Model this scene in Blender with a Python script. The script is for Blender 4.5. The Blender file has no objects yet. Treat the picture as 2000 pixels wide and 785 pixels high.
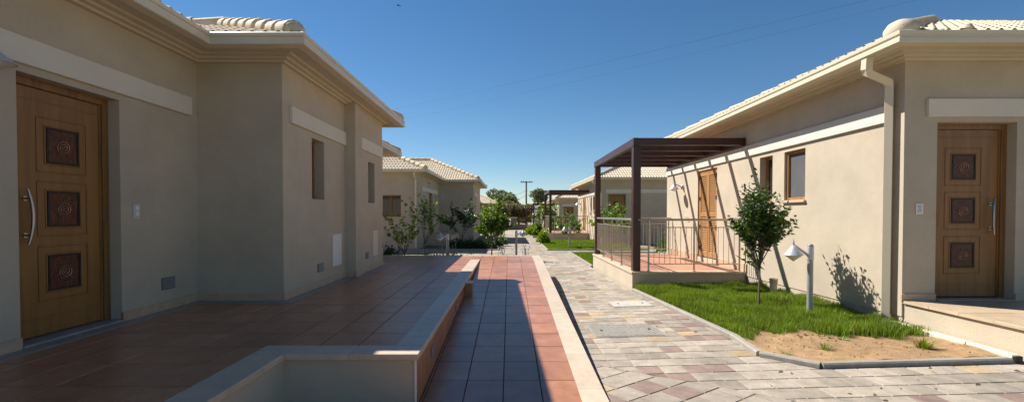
import bpy, math, random
import numpy as np
from mathutils import Vector, Matrix
R = math.radians
rng = random.Random(7)
SC = bpy.context.scene
COL = SC.collection

# ------------------------------------------------------------------ camera, sky, sun, exposure
PITCH = 1.0
cam = bpy.data.cameras.new('camera'); cam.lens = 890/2000*36; cam.sensor_width = 36
cam.shift_x = 5/2000; cam.shift_y = (26.5+890*math.tan(R(PITCH)))/2000
cam.clip_start = 0.05; cam.clip_end = 3000
camo = bpy.data.objects.new('camera', cam); COL.objects.link(camo)
camo.location = (0, 0, 1.05); camo.rotation_euler = (R(90-PITCH), 0, 0)
SC.camera = camo
SUN = Vector((-.754, .525, 1.0)).normalized()          # towards the sun
w = bpy.data.worlds.new('World'); SC.world = w; w.use_nodes = True
nt = w.node_tree
sky = nt.nodes.new('ShaderNodeTexSky'); sky.sky_type = 'NISHITA'; sky.sun_disc = False
sky.sun_elevation = math.asin(SUN.z); sky.sun_rotation = math.atan2(SUN.x, SUN.y)
sky.altitude = 0; sky.air_density = 0.9; sky.dust_density = 0.0; sky.ozone_density = 3.0
hsv = nt.nodes.new('ShaderNodeHueSaturation'); hsv.inputs['Saturation'].default_value = 1.2; hsv.inputs['Hue'].default_value = .497
nt.links.new(sky.outputs[0], hsv.inputs['Color']); nt.links.new(hsv.outputs[0], nt.nodes['Background'].inputs[0])
nt.nodes['Background'].inputs[1].default_value = 0.060
sl = bpy.data.lights.new('sun', 'SUN'); sl.energy = 5.0; sl.angle = R(0.53); sl.color = (1, .95, .87)
slo = bpy.data.objects.new('sun', sl); COL.objects.link(slo)
slo.rotation_euler = SUN.to_track_quat('Z', 'Y').to_euler(); slo.location = (-30, 20, 40)
SC.view_settings.view_transform = 'Standard'; SC.view_settings.look = 'None'
SC.view_settings.exposure = 0.80; SC.view_settings.gamma = 1
SC.view_settings.use_curve_mapping = False

# ------------------------------------------------------------------ materials
def mat(name, base, rough=.7, var=.12, vscale=3.0, bump=0.0, bscale=60.0, island=0.0, metal=0.0, spec=.5, stain=0.0, trans=0.0, hue=0.0):
    m = bpy.data.materials.new(name); m.use_nodes = True
    t = m.node_tree; N = t.nodes; L = t.links; b = N['Principled BSDF']
    b.inputs['Roughness'].default_value = rough; b.inputs['Metallic'].default_value = metal
    b.inputs['Specular IOR Level'].default_value = spec
    tc = N.new('ShaderNodeTexCoord')
    n1 = N.new('ShaderNodeTexNoise'); n1.inputs['Scale'].default_value = vscale; n1.inputs['Detail'].default_value = 6
    n1.inputs['Roughness'].default_value = .65
    L.new(tc.outputs['Object'], n1.inputs['Vector'])
    mr = N.new('ShaderNodeMapRange'); mr.inputs[1].default_value = .3; mr.inputs[2].default_value = .7
    mr.inputs[3].default_value = 1-var; mr.inputs[4].default_value = 1+var
    L.new(n1.outputs['Fac'], mr.inputs[0])
    fac = mr.outputs[0]
    if island:
        g = N.new('ShaderNodeNewGeometry'); mr2 = N.new('ShaderNodeMapRange')
        mr2.inputs[3].default_value = 1-island; mr2.inputs[4].default_value = 1+island
        L.new(g.outputs['Random Per Island'], mr2.inputs[0])
        mu = N.new('ShaderNodeMath'); mu.operation = 'MULTIPLY'
        L.new(fac, mu.inputs[0]); L.new(mr2.outputs[0], mu.inputs[1]); fac = mu.outputs[0]
    if stain:
        n3 = N.new('ShaderNodeTexNoise'); n3.inputs['Scale'].default_value = .9; n3.inputs['Detail'].default_value = 8
        L.new(tc.outputs['Object'], n3.inputs['Vector'])
        mr3 = N.new('ShaderNodeMapRange'); mr3.inputs[1].default_value = .45; mr3.inputs[2].default_value = .75
        mr3.inputs[3].default_value = 1; mr3.inputs[4].default_value = 1-stain
        L.new(n3.outputs['Fac'], mr3.inputs[0])
        mu = N.new('ShaderNodeMath'); mu.operation = 'MULTIPLY'
        L.new(fac, mu.inputs[0]); L.new(mr3.outputs[0], mu.inputs[1]); fac = mu.outputs[0]
    hs = N.new('ShaderNodeHueSaturation'); hs.inputs['Color'].default_value = (*base, 1)
    L.new(fac, hs.inputs['Value'])
    if hue:
        g2 = N.new('ShaderNodeNewGeometry'); mh = N.new('ShaderNodeMapRange')
        mh.inputs[3].default_value = .5-hue; mh.inputs[4].default_value = .5+hue*.4
        L.new(g2.outputs['Random Per Island'], mh.inputs[0]); L.new(mh.outputs[0], hs.inputs['Hue'])
    L.new(hs.outputs[0], b.inputs['Base Color'])
    if bump:
        n2 = N.new('ShaderNodeTexNoise'); n2.inputs['Scale'].default_value = bscale; n2.inputs['Detail'].default_value = 4
        L.new(tc.outputs['Object'], n2.inputs['Vector'])
        bp = N.new('ShaderNodeBump'); bp.inputs['Strength'].default_value = bump; bp.inputs['Distance'].default_value = .01
        L.new(n2.outputs['Fac'], bp.inputs['Height']); L.new(bp.outputs[0], b.inputs['Normal'])
        mrr = N.new('ShaderNodeMapRange'); mrr.inputs[3].default_value = max(0, rough-.08); mrr.inputs[4].default_value = min(1, rough+.08)
        L.new(n2.outputs['Fac'], mrr.inputs[0]); L.new(mrr.outputs[0], b.inputs['Roughness'])
    if trans:
        tr = N.new('ShaderNodeBsdfTranslucent'); ms = N.new('ShaderNodeMixShader'); ms.inputs[0].default_value = trans
        h2 = N.new('ShaderNodeHueSaturation'); h2.inputs['Hue'].default_value = .48; h2.inputs['Saturation'].default_value = 1.15; h2.inputs['Value'].default_value = 1.7
        L.new(hs.outputs[0], h2.inputs['Color']); L.new(h2.outputs[0], tr.inputs[0])
        L.new(b.outputs[0], ms.inputs[1]); L.new(tr.outputs[0], ms.inputs[2])
        L.new(ms.outputs[0], N['Material Output'].inputs[0])
    return m

def woodmat(name, c1, c2, rough=.42, sc=(34, 34, 1.6)):
    m = mat(name, c1, rough, .08, 1.5, .12, 90)
    t = m.node_tree; N = t.nodes; L = t.links; b = N['Principled BSDF']
    tc = N.new('ShaderNodeTexCoord'); mp = N.new('ShaderNodeMapping'); mp.inputs['Scale'].default_value = sc
    n = N.new('ShaderNodeTexNoise'); n.inputs['Scale'].default_value = 1; n.inputs['Detail'].default_value = 7; n.inputs['Distortion'].default_value = .6
    cr = N.new('ShaderNodeValToRGB'); cr.color_ramp.elements[0].color = (*c2, 1); cr.color_ramp.elements[1].color = (*c1, 1)
    cr.color_ramp.elements[0].position = .3; cr.color_ramp.elements[1].position = .62
    L.new(tc.outputs['Object'], mp.inputs[0]); L.new(mp.outputs[0], n.inputs[0]); L.new(n.outputs['Fac'], cr.inputs[0])
    L.new(cr.outputs[0], b.inputs['Base Color'])
    return m

M = {}
M['plaster'] = mat('cream_plaster', (.49, .415, .312), .85, .08, 2.2, .3, 60, stain=.1)
M['band'] = mat('pale_band_plaster', (.66, .61, .51), .8, .04, 2, .15, 120)
M['cornice'] = mat('cream_moulding', (.56, .49, .36), .7, .05, 2, .1, 80)
M['gutter'] = mat('cream_coated_metal', (.66, .58, .43), .38, .04, 1.2, .03, 20)
M['tile_roof'] = mat('pale_clay_roof_tile', (.60, .50, .36), .8, .2, 7, .35, 60, stain=.12)
M['mortar'] = mat('ridge_mortar', (.56, .44, .34), .9, .25, 16, .6, 50)
M['marble'] = mat('beige_marble_skirting', (.50, .36, .24), .45, .15, 9, .06, 40)
M['coping'] = mat('cream_stone_coping', (.56, .44, .325), .42, .12, 8, .1, 160, island=.05, stain=.1)
M['grey_strip'] = mat('grey_marble_strip', (.30, .27, .24), .45, .14, 6, .05, 60)
M['terra'] = mat('terracotta_floor_tile', (.40, .178, .096), .33, .2, 5, .16, 22, island=.12, stain=.2, spec=.6)
M['terra_pale'] = mat('salmon_floor_tile', (.50, .24, .15), .45, .12, 3, .08, 30, island=.07)
M['terra_clad'] = mat('terracotta_wall_tile', (.36, .15, .07), .5, .18, 6, .08, 40, island=.08)
M['grout'] = mat('brown_grout', (.13, .06, .04), .9, .2, 20)
M['sand_joint'] = mat('sandy_joint', (.25, .20, .14), .95, .25, 9, .3, 200)
M['pv_grey'] = mat('grey_paver', (.34, .29, .23), .85, .25, 7, .6, 110, island=.2, stain=.3)
M['pv_red'] = mat('mauve_paver', (.235, .165, .135), .85, .22, 9, .5, 150, island=.14, stain=.15)
M['pv_yel'] = mat('ochre_paver', (.39, .285, .17), .85, .2, 9, .5, 150, island=.14, stain=.15)
M['kerb'] = mat('grey_kerb_concrete', (.29, .265, .225), .85, .15, 14, .5, 130, island=.08)
M['soil'] = mat('sandy_soil', (.33, .205, .10), .95, .28, 10, 1.0, 60, stain=.2)
M['bed'] = mat('dark_soil', (.16, .11, .07), .95, .3, 8, .8, 50)
M['ground'] = mat('dry_ground', (.25, .20, .12), .95, .3, .6, .4, 20)
M['lawnbase'] = mat('lawn_turf', (.07, .12, .025), .95, .3, 5, .6, 60)
M['grass'] = mat('grass_blade', (.12, .205, .02), .5, .35, 1.6, island=.4, trans=.35, hue=.035)
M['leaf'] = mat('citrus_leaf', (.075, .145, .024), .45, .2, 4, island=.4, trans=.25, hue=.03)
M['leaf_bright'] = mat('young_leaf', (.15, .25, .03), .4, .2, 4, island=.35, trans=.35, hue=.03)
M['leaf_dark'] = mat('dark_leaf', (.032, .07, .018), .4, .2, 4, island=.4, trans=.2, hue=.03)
M['leaf_grey'] = mat('silvery_leaf', (.26, .30, .21), .6, .1, 4, island=.25, trans=.2)
M['leaf_olive'] = mat('olive_leaf', (.19, .18, .075), .6, .2, 1, island=.4, trans=.2, hue=.03)
M['leaf_ever'] = mat('evergreen_leaf', (.13, .16, .06), .6, .2, 1, island=.4, trans=.15, hue=.03)
M['bark'] = mat('bark', (.16, .12, .085), .9, .3, 18, .8, 60)
M['wood'] = woodmat('oak_veneer', (.27, .125, .029), (.20, .088, .018), sc=(16, 16, 1.1))
M['woodfr'] = woodmat('brown_door_frame', (.24, .12, .035), (.15, .07, .018))
M['shutter'] = woodmat('orange_shutter_wood', (.42, .22, .08), (.33, .16, .05), .45)
M['winwood'] = woodmat('window_wood', (.40, .20, .06), (.28, .12, .03), .45)
M['copper'] = mat('embossed_copper', (.085, .03, .015), .38, .35, 22, .9, 34, metal=.35)
M['copper_edge'] = mat('dark_patina', (.014, .012, .012), .6, .4, 30, .5, 60)
M['spiral'] = mat('copper_line', (.42, .24, .17), .35, .1, 20, metal=.5)
M['steel'] = mat('brushed_steel', (.50, .46, .40), .36, .08, 10, .03, 90, metal=.9)
M['handle'] = mat('satin_handle_metal', (.34, .33, .32), .3, .08, 10, metal=.9)
M['galv'] = mat('grey_post_metal', (.33, .33, .34), .45, .12, 10, .05, 60, metal=.25)
M['lampgrey'] = mat('pale_grey_lamp_metal', (.52, .53, .55), .33, .05, 10, metal=.3)
M['lens'] = mat('lamp_diffuser', (.62, .60, .54), .3, .03, 10)
M['pergola'] = mat('dark_brown_timber', (.058, .021, .014), .38, .25, 6, .15, 60)
M['glass'] = mat('dark_window_glass', (.03, .033, .038), .08, .1, 2, spec=.8)
M['screen'] = mat('grey_insect_screen', (.095, .095, .10), .6, .1, 3)
M['white'] = mat('white_plastic', (.74, .73, .70), .4, .03, 3)
M['switch'] = mat('pale_switch_plate', (.50, .50, .50), .4, .03, 3)
M['vent'] = mat('grey_plastic_vent', (.16, .165, .18), .5, .1, 9)
M['trim'] = mat('white_metal_trim', (.75, .75, .72), .35, .03, 9)
M['black'] = mat('black_plastic', (.012, .012, .012), .5, .1, 9)
M['manhole'] = mat('pressed_concrete_cover', (.44, .41, .36), .85, .12, 14, .5, 90, stain=.15)
M['coverdark'] = mat('darker_cover_ground', (.24, .22, .19), .9, .2, 14, .5, 90)  # ground of the patterned cover, darker so the raised tread stands out by colour
M['slab'] = mat('porch_travertine', (.48, .37, .25), .4, .14, 5, .06, 40, island=.06)
M['pole'] = mat('weathered_pole_wood', (.085, .065, .055), .85, .2, 4, .4, 20)
M['wire'] = mat('cable', (.03, .03, .033), 1.0, .05, 4)
M['stone'] = mat('rough_stone_wall', (.29, .22, .15), .9, .3, 5, .9, 12)
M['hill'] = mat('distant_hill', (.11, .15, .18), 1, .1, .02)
M['feather'] = mat('dark_feather', (.02, .02, .02), .7, .1, 9)

# ------------------------------------------------------------------ mesh helpers
ORG = {}
class MB:
    def __init__(s, T=None): s.v = []; s.f = []; s.mi = []; s.T = T
    def add(s, pts, faces, m=0):
        o = len(s.v)
        if s.T is not None: pts = [tuple(s.T @ Vector(p)) for p in pts]
        s.v += [tuple(p) for p in pts]; s.f += [tuple(i+o for i in f) for f in faces]; s.mi += [m]*len(faces)
    def box(s, x0, x1, y0, y1, z0, z1, m=0, bv=0.0):
        if bv:
            b = bv
            pts = []
            for z, i in ((z0, b), (z0+b, 0), (z1-b, 0), (z1, b)):
                pts += [(x0+i, y0+i, z), (x1-i, y0+i, z), (x1-i, y1-i, z), (x0+i, y1-i, z)]
            f = [(3, 2, 1, 0), (12, 13, 14, 15)]
            for k in range(3):
                for j in range(4):
                    a = k*4+j; c = k*4+(j+1) % 4
                    f.append((a, c, c+4, a+4))
            s.add(pts, f, m); return
        p = [(x0, y0, z0), (x1, y0, z0), (x1, y1, z0), (x0, y1, z0), (x0, y0, z1), (x1, y0, z1), (x1, y1, z1), (x0, y1, z1)]
        s.add(p, [(3, 2, 1, 0), (4, 5, 6, 7), (0, 1, 5, 4), (1, 2, 6, 5), (2, 3, 7, 6), (3, 0, 4, 7)], m)
    def tube(s, pts, rad, n=8, m=0, cap=True, rot=0.0):
        pts = [Vector(p) for p in pts]
        if not hasattr(rad, '__len__'): rad = [rad]*len(pts)
        V = []; prev = None
        for i, p in enumerate(pts):
            d = (pts[min(i+1, len(pts)-1)]-pts[max(i-1, 0)]).normalized()
            if prev is None:
                a = Vector((0, 0, 1)) if abs(d.z) < .9 else Vector((0, 1, 0))
                x = a.cross(d).normalized()
            else:
                x = (prev-d*prev.dot(d)).normalized()
            prev = x; y = d.cross(x)
            for k in range(n):
                t = 2*math.pi*k/n+rot
                V.append(p+(x*math.cos(t)+y*math.sin(t))*rad[i])
        F = []
        for i in range(len(pts)-1):
            for k in range(n):
                a = i*n+k; b = i*n+(k+1) % n
                F.append((a, b, b+n, a+n))
        if cap: F.append(tuple(range(n-1, -1, -1))); F.append(tuple((len(pts)-1)*n+k for k in range(n)))
        s.add(V, F, m)
    def lathe(s, prof, c, n=20, m=0):
        V = []; F = []
        for r, z in prof:
            for k in range(n):
                t = 2*math.pi*k/n; V.append((c[0]+r*math.cos(t), c[1]+r*math.sin(t), c[2]+z))
        for i in range(len(prof)-1):
            for k in range(n):
                a = i*n+k; b = i*n+(k+1) % n
                F.append((a, b, b+n, a+n))
        F.append(tuple(range(n-1, -1, -1))); F.append(tuple((len(prof)-1)*n+k for k in range(n)))
        s.add(V, F, m)
    def build(s, name, ms, parent=None, smooth=False, bevel=0.0):
        me = bpy.data.meshes.new(name)
        o = ORG.get(parent.name, Vector()) if parent is not None else Vector()
        me.from_pydata([(p[0]-o.x, p[1]-o.y, p[2]-o.z) for p in s.v], [], s.f)
        if not isinstance(ms, (list, tuple)): ms = [ms]
        for m in ms: me.materials.append(m)
        if len(ms) > 1: me.polygons.foreach_set('material_index', s.mi)
        if smooth:
            me.polygons.foreach_set('use_smooth', [True]*len(me.polygons))
            try: me.set_sharp_from_angle(angle=R(38))
            except Exception: pass
        me.update()
        ob = bpy.data.objects.new(name, me); COL.objects.link(ob)
        if parent is not None: ob.parent = parent; ORG[ob.name] = o
        else: ORG[ob.name] = Vector()
        if bevel:
            b = ob.modifiers.new('bevel', 'BEVEL'); b.width = bevel; b.segments = 2; b.limit_method = 'ANGLE'; b.angle_limit = R(40)
        return ob

def npmesh(name, verts, faces, m, parent=None, org=None, smooth=False):
    """verts (N,3) array, faces (F,k) array"""
    me = bpy.data.meshes.new(name)
    verts = np.asarray(verts, float)
    if parent is not None:
        o = ORG[parent.name]; verts = verts-np.array([o.x, o.y, o.z])
    F, k = faces.shape
    me.vertices.add(len(verts)); me.vertices.foreach_set('co', verts.ravel())
    me.loops.add(F*k); me.loops.foreach_set('vertex_index', faces.ravel().astype(np.int32))
    me.polygons.add(F); me.polygons.foreach_set('loop_start', np.arange(0, F*k, k, dtype=np.int32))
    try: me.polygons.foreach_set('loop_total', np.full(F, k, dtype=np.int32))
    except Exception: pass
    me.materials.append(m); me.update(calc_edges=True); me.validate()
    if smooth: me.polygons.foreach_set('use_smooth', [True]*len(me.polygons))
    ob = bpy.data.objects.new(name, me); COL.objects.link(ob)
    if parent is not None: ob.parent = parent
    ORG[ob.name] = ORG[parent.name] if parent is not None else Vector()
    return ob

def tag(o, label, cat=None, group=None, kind=None):
    if label: o['label'] = label
    if cat: o['category'] = cat
    if group: o['group'] = group
    if kind: o['kind'] = kind
    return o
def thing(name, loc, label, cat, group=None):
    o = bpy.data.objects.new(name, None); COL.objects.link(o); o.location = loc; o.empty_display_size = .2
    ORG[o.name] = Vector(loc); return tag(o, label, cat, group)
def copy_tree(o, parent=None):
    c = o.copy(); COL.objects.link(c); c.parent = parent; ORG[c.name] = ORG.get(o.name, Vector())
    for ch in list(o.children): copy_tree(ch, c)
    return c

def clampf(a, lo, hi): return max(lo, min(hi, a))
def G(x, y):                                            # level of the ground, falling gently away from the camera
    f = clampf((14-y)/5, 0, 1); xx = clampf(x, .8, 4.75); xx = xx*f+2.4*(1-f)
    g = -.41+.0277*(xx-.8)-.0168*(clampf(y, 2, 11)-3)
    return g-.016*(clampf(y, 30, 75)-30)

# polygon clipping for paving
def clip_half(poly, p, n):                               # keep the side where (q-p).n >= 0
    out = []
    for i in range(len(poly)):
        a = poly[i]; b = poly[(i+1) % len(poly)]
        da = (a[0]-p[0])*n[0]+(a[1]-p[1])*n[1]; db = (b[0]-p[0])*n[0]+(b[1]-p[1])*n[1]
        if da >= 0: out.append(a)
        if (da < 0) != (db < 0):
            t = da/(da-db); out.append((a[0]+(b[0]-a[0])*t, a[1]+(b[1]-a[1])*t))
    return out
def clip_convex(poly, reg):
    for i in range(len(reg)):
        a = reg[i]; b = reg[(i+1) % len(reg)]
        poly = clip_half(poly, a, (-(b[1]-a[1]), b[0]-a[0]))
        if len(poly) < 3: return []
    return poly
def area(p): return abs(sum(p[i][0]*p[(i+1) % len(p)][1]-p[(i+1) % len(p)][0]*p[i][1] for i in range(len(p)))/2)

def tile_field(mb, reg, org, ang, sx, sy, gap, zf, bev=.004, depth=.007, zj=.0008, tilt=.0015, pick=None, stagger=0.0, extra=None, wob=0.0):
    ca, sa = math.cos(ang), math.sin(ang)
    loc = [((x-org[0])*ca+(y-org[1])*sa, -(x-org[0])*sa+(y-org[1])*ca) for x, y in reg]
    u0 = math.floor(min(p[0] for p in loc)/sx)-1; u1 = math.ceil(max(p[0] for p in loc)/sx)+1
    v0 = math.floor(min(p[1] for p in loc)/sy); v1 = math.ceil(max(p[1] for p in loc)/sy)
    for j in range(v0, v1):
        st = stagger*sx*(j % 2)
        for i in range(u0, u1):
            g = gap/2
            a = [(i*sx+st+g, j*sy+g), ((i+1)*sx+st-g, j*sy+g), ((i+1)*sx+st-g, (j+1)*sy-g), (i*sx+st+g, (j+1)*sy-g)]
            if wob: a = [(p[0]+rng.uniform(-wob, wob), p[1]+rng.uniform(-wob, wob)) for p in a]
            poly = [(org[0]+u*ca-v*sa, org[1]+u*sa+v*ca) for u, v in a]
            poly = clip_convex(poly, reg)
            if extra and len(poly) > 2:
                for p, n in extra: poly = clip_half(poly, p, n) if len(poly) > 2 else []
            if len(poly) < 3 or area(poly) < sx*sy*.02: continue
            cx = sum(p[0] for p in poly)/len(poly); cy = sum(p[1] for p in poly)/len(poly)
            r = max(.02, math.sqrt(area(poly))/2); k = 1-bev/r
            dz = rng.uniform(-zj, zj); tx = rng.uniform(-tilt, tilt)/sx; ty = rng.uniform(-tilt, tilt)/sy
            top = [(cx+(x-cx)*k, cy+(y-cy)*k) for x, y in poly]
            V = [(x, y, zf(x, y)+dz+(x-cx)*tx+(y-cy)*ty) for x, y in top]
            V += [(x, y, zf(x, y)+dz-depth+(x-cx)*tx+(y-cy)*ty) for x, y in poly]
            n = len(poly)
            F = [tuple(range(n))]+[(q, n+q, n+(q+1) % n, (q+1) % n) for q in range(n)]
            mb.add(V, F, pick() if pick else 0)
def sheet(mb, reg, step, zf, m=0):
    xs = [p[0] for p in reg]; ys = [p[1] for p in reg]
    i0 = math.floor(min(xs)/step); i1 = math.ceil(max(xs)/step); j0 = math.floor(min(ys)/step); j1 = math.ceil(max(ys)/step)
    for i in range(i0, i1):
        for j in range(j0, j1):
            p = clip_convex([(i*step, j*step), ((i+1)*step, j*step), ((i+1)*step, (j+1)*step), (i*step, (j+1)*step)], reg)
            if len(p) > 2: mb.add([(x, y, zf(x, y)) for x, y in p], [tuple(range(len(p)))], m)
def rect(x0, x1, y0, y1): return [(x0, y0), (x1, y0), (x1, y1), (x0, y1)]

# facade frame: local x = along the wall, y = outwards, z = up
def FR(o, u, n):
    return Matrix(((u[0], n[0], 0, o[0]), (u[1], n[1], 0, o[1]), (0, 0, 1, o[2]), (0, 0, 0, 1)))

def wall(mb, p0, p1, z0, z1, n, ops=(), depth=.3):
    L = math.hypot(p1[0]-p0[0], p1[1]-p0[1]); u = ((p1[0]-p0[0])/L, (p1[1]-p0[1])/L)
    xs = sorted({0, L, *[o[0] for o in ops], *[o[1] for o in ops]}); zs = sorted({z0, z1, *[o[2] for o in ops], *[o[3] for o in ops]})
    P = lambda a, z, d=0: (p0[0]+u[0]*a-n[0]*d, p0[1]+u[1]*a-n[1]*d, z)
    for i in range(len(xs)-1):
        for j in range(len(zs)-1):
            cx = (xs[i]+xs[i+1])/2; cz = (zs[j]+zs[j+1])/2
            if any(o[0] < cx < o[1] and o[2] < cz < o[3] for o in ops): continue
            mb.add([P(xs[i], zs[j]), P(xs[i+1], zs[j]), P(xs[i+1], zs[j+1]), P(xs[i], zs[j+1])], [(0, 1, 2, 3)])
    for a, b, za, zb in ops:
        for q in ([P(a, za), P(a, zb), P(a, zb, depth), P(a, za, depth)], [P(b, za), P(b, zb), P(b, zb, depth), P(b, za, depth)],
                  [P(a, zb), P(b, zb), P(b, zb, depth), P(a, zb, depth)], [P(a, za), P(b, za), P(b, za, depth), P(a, za, depth)]):
            mb.add(q, [(0, 1, 2, 3)])

def sweep(mb, path, prof, closed_prof=False, caps=False):
    ns = []
    for i in range(len(path)-1):
        dx = path[i+1][0]-path[i][0]; dy = path[i+1][1]-path[i][1]; l = math.hypot(dx, dy); ns.append((dy/l, -dx/l))
    V = []
    for i, p in enumerate(path):
        a = ns[max(0, i-1)]; b = ns[min(len(ns)-1, i)]
        k = 1+a[0]*b[0]+a[1]*b[1]; m = ((a[0]+b[0])/k, (a[1]+b[1])/k)
        for o, z in prof: V.append((p[0]+m[0]*o, p[1]+m[1]*o, z))
    n = len(prof); F = []
    for i in range(len(path)-1):
        for k in range(n if closed_prof else n-1):
            a = i*n+k; b = i*n+(k+1) % n; F.append((a, b, b+n, a+n))
    if caps: F.append(tuple(range(n))); F.append(tuple((len(path)-1)*n+k for k in range(n)))
    mb.add(V, F)

PITCHR = .445
def roof_face(mb, org, e, up, a0, ka, b0, kb, vmax, z0, tw=.145, cl=.32, res=8, amp=.034):
    """S-tiles. u in [a0+ka v, b0+kb v] along e, v horizontally up"""
    ulo = min(a0, a0+ka*vmax); uhi = max(b0, b0+kb*vmax)
    def prof(u):
        t = (u/tw) % 1.0
        return amp*math.sin(math.pi*t/.56) if t < .56 else -.012*math.sin(math.pi*(t-.56)/.44)
    st = tw/res; us = [i*st for i in range(math.floor(ulo/st), math.ceil(uhi/st)+1)]
    rows = []; nc = max(1, math.ceil(vmax/cl))
    for c in range(nc):
        va = c*cl; vb = min(vmax, (c+1)*cl)
        rows.append((va+.0005, .028)); rows.append(((va+vb)/2, .014)); rows.append((vb, 0.0))
        if vb >= vmax: break
    V = []; F = []; W = len(us)
    for v, h in rows:
        lo = a0+ka*v; hi = b0+kb*v
        for u in us:
            uu = clampf(u, lo, hi)
            z = z0+v*PITCHR+prof(uu)+h
            V.append((org[0]+e[0]*uu+up[0]*v, org[1]+e[1]*uu+up[1]*v, z))
    for r in range(len(rows)-1):
        v = rows[r][0]; v2 = rows[r+1][0]
        lo = min(a0+ka*v, a0+ka*v2); hi = max(b0+kb*v, b0+kb*v2)
        for i in range(W-1):
            if us[i+1] <= lo or us[i] >= hi: continue
            F.append((r*W+i, r*W+i+1, (r+1)*W+i+1, (r+1)*W+i))
    mb.add(V, F)

def ridge_caps(mb, p0, p1, r=.115, L=.40, end=True):
    p0 = Vector(p0); p1 = Vector(p1); d = (p1-p0); n = max(1, int(d.length/L)); d = d/n
    for i in range(n):
        a = p0+d*i-d*.12; b = p0+d*(i+1)
        j = Vector((rng.uniform(-.006, .006), rng.uniform(-.006, .006), rng.uniform(-.004, .006)))
        mb.tube([a+j, a+d*.06+j, b+j], [r*1.12, r*1.14, r*.86], 14, 0)
    if end:
        q = p0-d*.08
        mb.lathe([(.01, -r*.9), (r*.7, -r*.8), (r*1.0, -r*.25), (r*1.04, r*.15), (r*.92, r*.6), (r*.55, r*.9), (.01, r*1.0)], q+Vector((0, 0, .0)), 16)

def nxt(cp, rfo):
    if cp.v: cp.build('ridge_tile', M['tile_roof'], rfo, smooth=True)
    return MB()
def split_boxes(name, m, parent, boxes, bv=.003):
    for bx_ in boxes:
        b = MB(); b.box(*bx_, bv=bv); b.build(name, m, parent)
# ------------------------------------------------------------------ house pieces
def swirl(mb, c, rmax, turns=2.6, y=.0, rad=.0036):
    pts = []
    for i in range(46):
        t = i/45; a = t*turns*2*math.pi+.6; r = .006+rmax*t
        pts.append((c[0]+r*math.cos(a), y, c[1]+r*math.sin(a)))
    mb.tube(pts, rad, 5, 0)

def door(parent, o, u, n, w, h, hside=1, full=True):
    T = FR(o, u, n)
    mb = MB(T); fw = .065
    # slab with raised mouldings
    mb.box(-w/2+fw+.004, w/2-fw-.004, -.03, .018, .012, h-fw-.004)
    zc = [h*.755, h*.502, h*.245]; hw = .145; hh = .152; cx = -.03*hside
    if full:
        for z in zc:
            for (k, t, y) in ((.070, .012, .0235), (.006, .010, .0235)):
                a = hw+k; b = hh+k
                mb.box(cx-a-t, cx+a+t, .0185, y, z+b, z+b+t, bv=.003); mb.box(cx-a-t, cx+a+t, .0185, y, z-b-t, z-b, bv=.003)
                mb.box(cx-a-t, cx-a, .0185, y, z-b+.001, z+b-.001, bv=.003); mb.box(cx+a, cx+a+t, .0185, y, z-b+.001, z+b-.001, bv=.003)
        mb.box(-w/2+fw+.02, w/2-fw-.02, .0185, .024, .15, .158); mb.box(-w/2+fw+.02, w/2-fw-.02, .0185, .024, h-fw-.10, h-fw-.092)
    d = mb.build('door', M['wood'], parent)
    f = MB(T)
    f.box(-w/2, -w/2+fw, -.05, .04, 0, h, bv=.004); f.box(w/2-fw, w/2, -.05, .04, 0, h, bv=.004); f.box(-w/2+fw+.001, w/2-fw-.001, -.05, .04, h-fw, h, bv=.004)
    f.box(-w/2+fw+.001, -w/2+fw+.02, -.02, .026, .001, h-fw-.001); f.box(w/2-fw-.02, w/2-fw-.001, -.02, .026, .001, h-fw-.001)
    f.build('door_frame', M['woodfr'], d)
    for z in zc:
        p = MB(T)
        t = .016
        p.box(cx-hw, cx+hw, .0195, .022, z-hh, z+hh, 0)
        if full:
            for (a, b, c_, e) in ((-hw, hw, hh-t, hh), (-hw, hw, -hh, -hh+t), (-hw, -hw+t, -hh+t, hh-t), (hw-t, hw, -hh+t, hh-t)):
                p.box(cx+a, cx+b, .0225, .027, z+c_, z+e, 1)
        q = p.build('door_panel', [M['copper'], M['copper_edge']], d)
        if full:
            s = MB(T); swirl(s, (cx+.008, z-.005), .058, y=.026); sp = s.build('spiral_relief', M['spiral'], d)
    if full:
        hx = hside*(w/2-fw-.105); zc2 = h*.47; pts = []
        for i in range(17):
            t = i/16*2-1; pts.append((hx-hside*.028*(1-t*t)+hside*.014, .062+.012*(1-t*t), zc2+t*.225))
        k = MB(T); k.tube(pts, [.008+.006*(1-(i/8-1)**2) for i in range(17)], 10)
        for t in (-.15, .15):
            k.tube([(hx, .018, zc2+t), (hx, .066, zc2+t)], .009, 8); k.tube([(hx, .018, zc2+t), (hx, .024, zc2+t)], .02, 12)
        k.build('handle', M['handle'], d, smooth=True)
    return d

def window(parent, o, u, n, w, h, lights=1, sill=.05, pane='screen', proj=.04, fw=.05, wood='winwood'):
    T = FR(o, u, n); f = MB(T)
    f.box(-w/2, -w/2+fw, -.03, .03, 0, h, bv=.003); f.box(w/2-fw, w/2, -.03, .03, 0, h, bv=.003)
    f.box(-w/2+fw, w/2-fw, -.03, .03, h-fw, h, bv=.003); f.box(-w/2+fw, w/2-fw, -.03, .03, 0, fw, bv=.003)
    if lights == 2: f.box(-.045, .045, -.028, .034, fw, h-fw, bv=.003)
    fo = f.build('window', M[wood], parent)
    g = MB(T); g.box(-w/2+fw*.6, w/2-fw*.6, -.012, -.004, fw*.6, h-fw*.6)
    g.build('pane', M[pane], fo)
    if sill:
        s = MB(T); s.box(-w/2-.03, w/2+.03, .005, sill+proj, -.045, -.002, bv=.006); s.build('sill', M['coping'], fo)
    return fo

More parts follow.
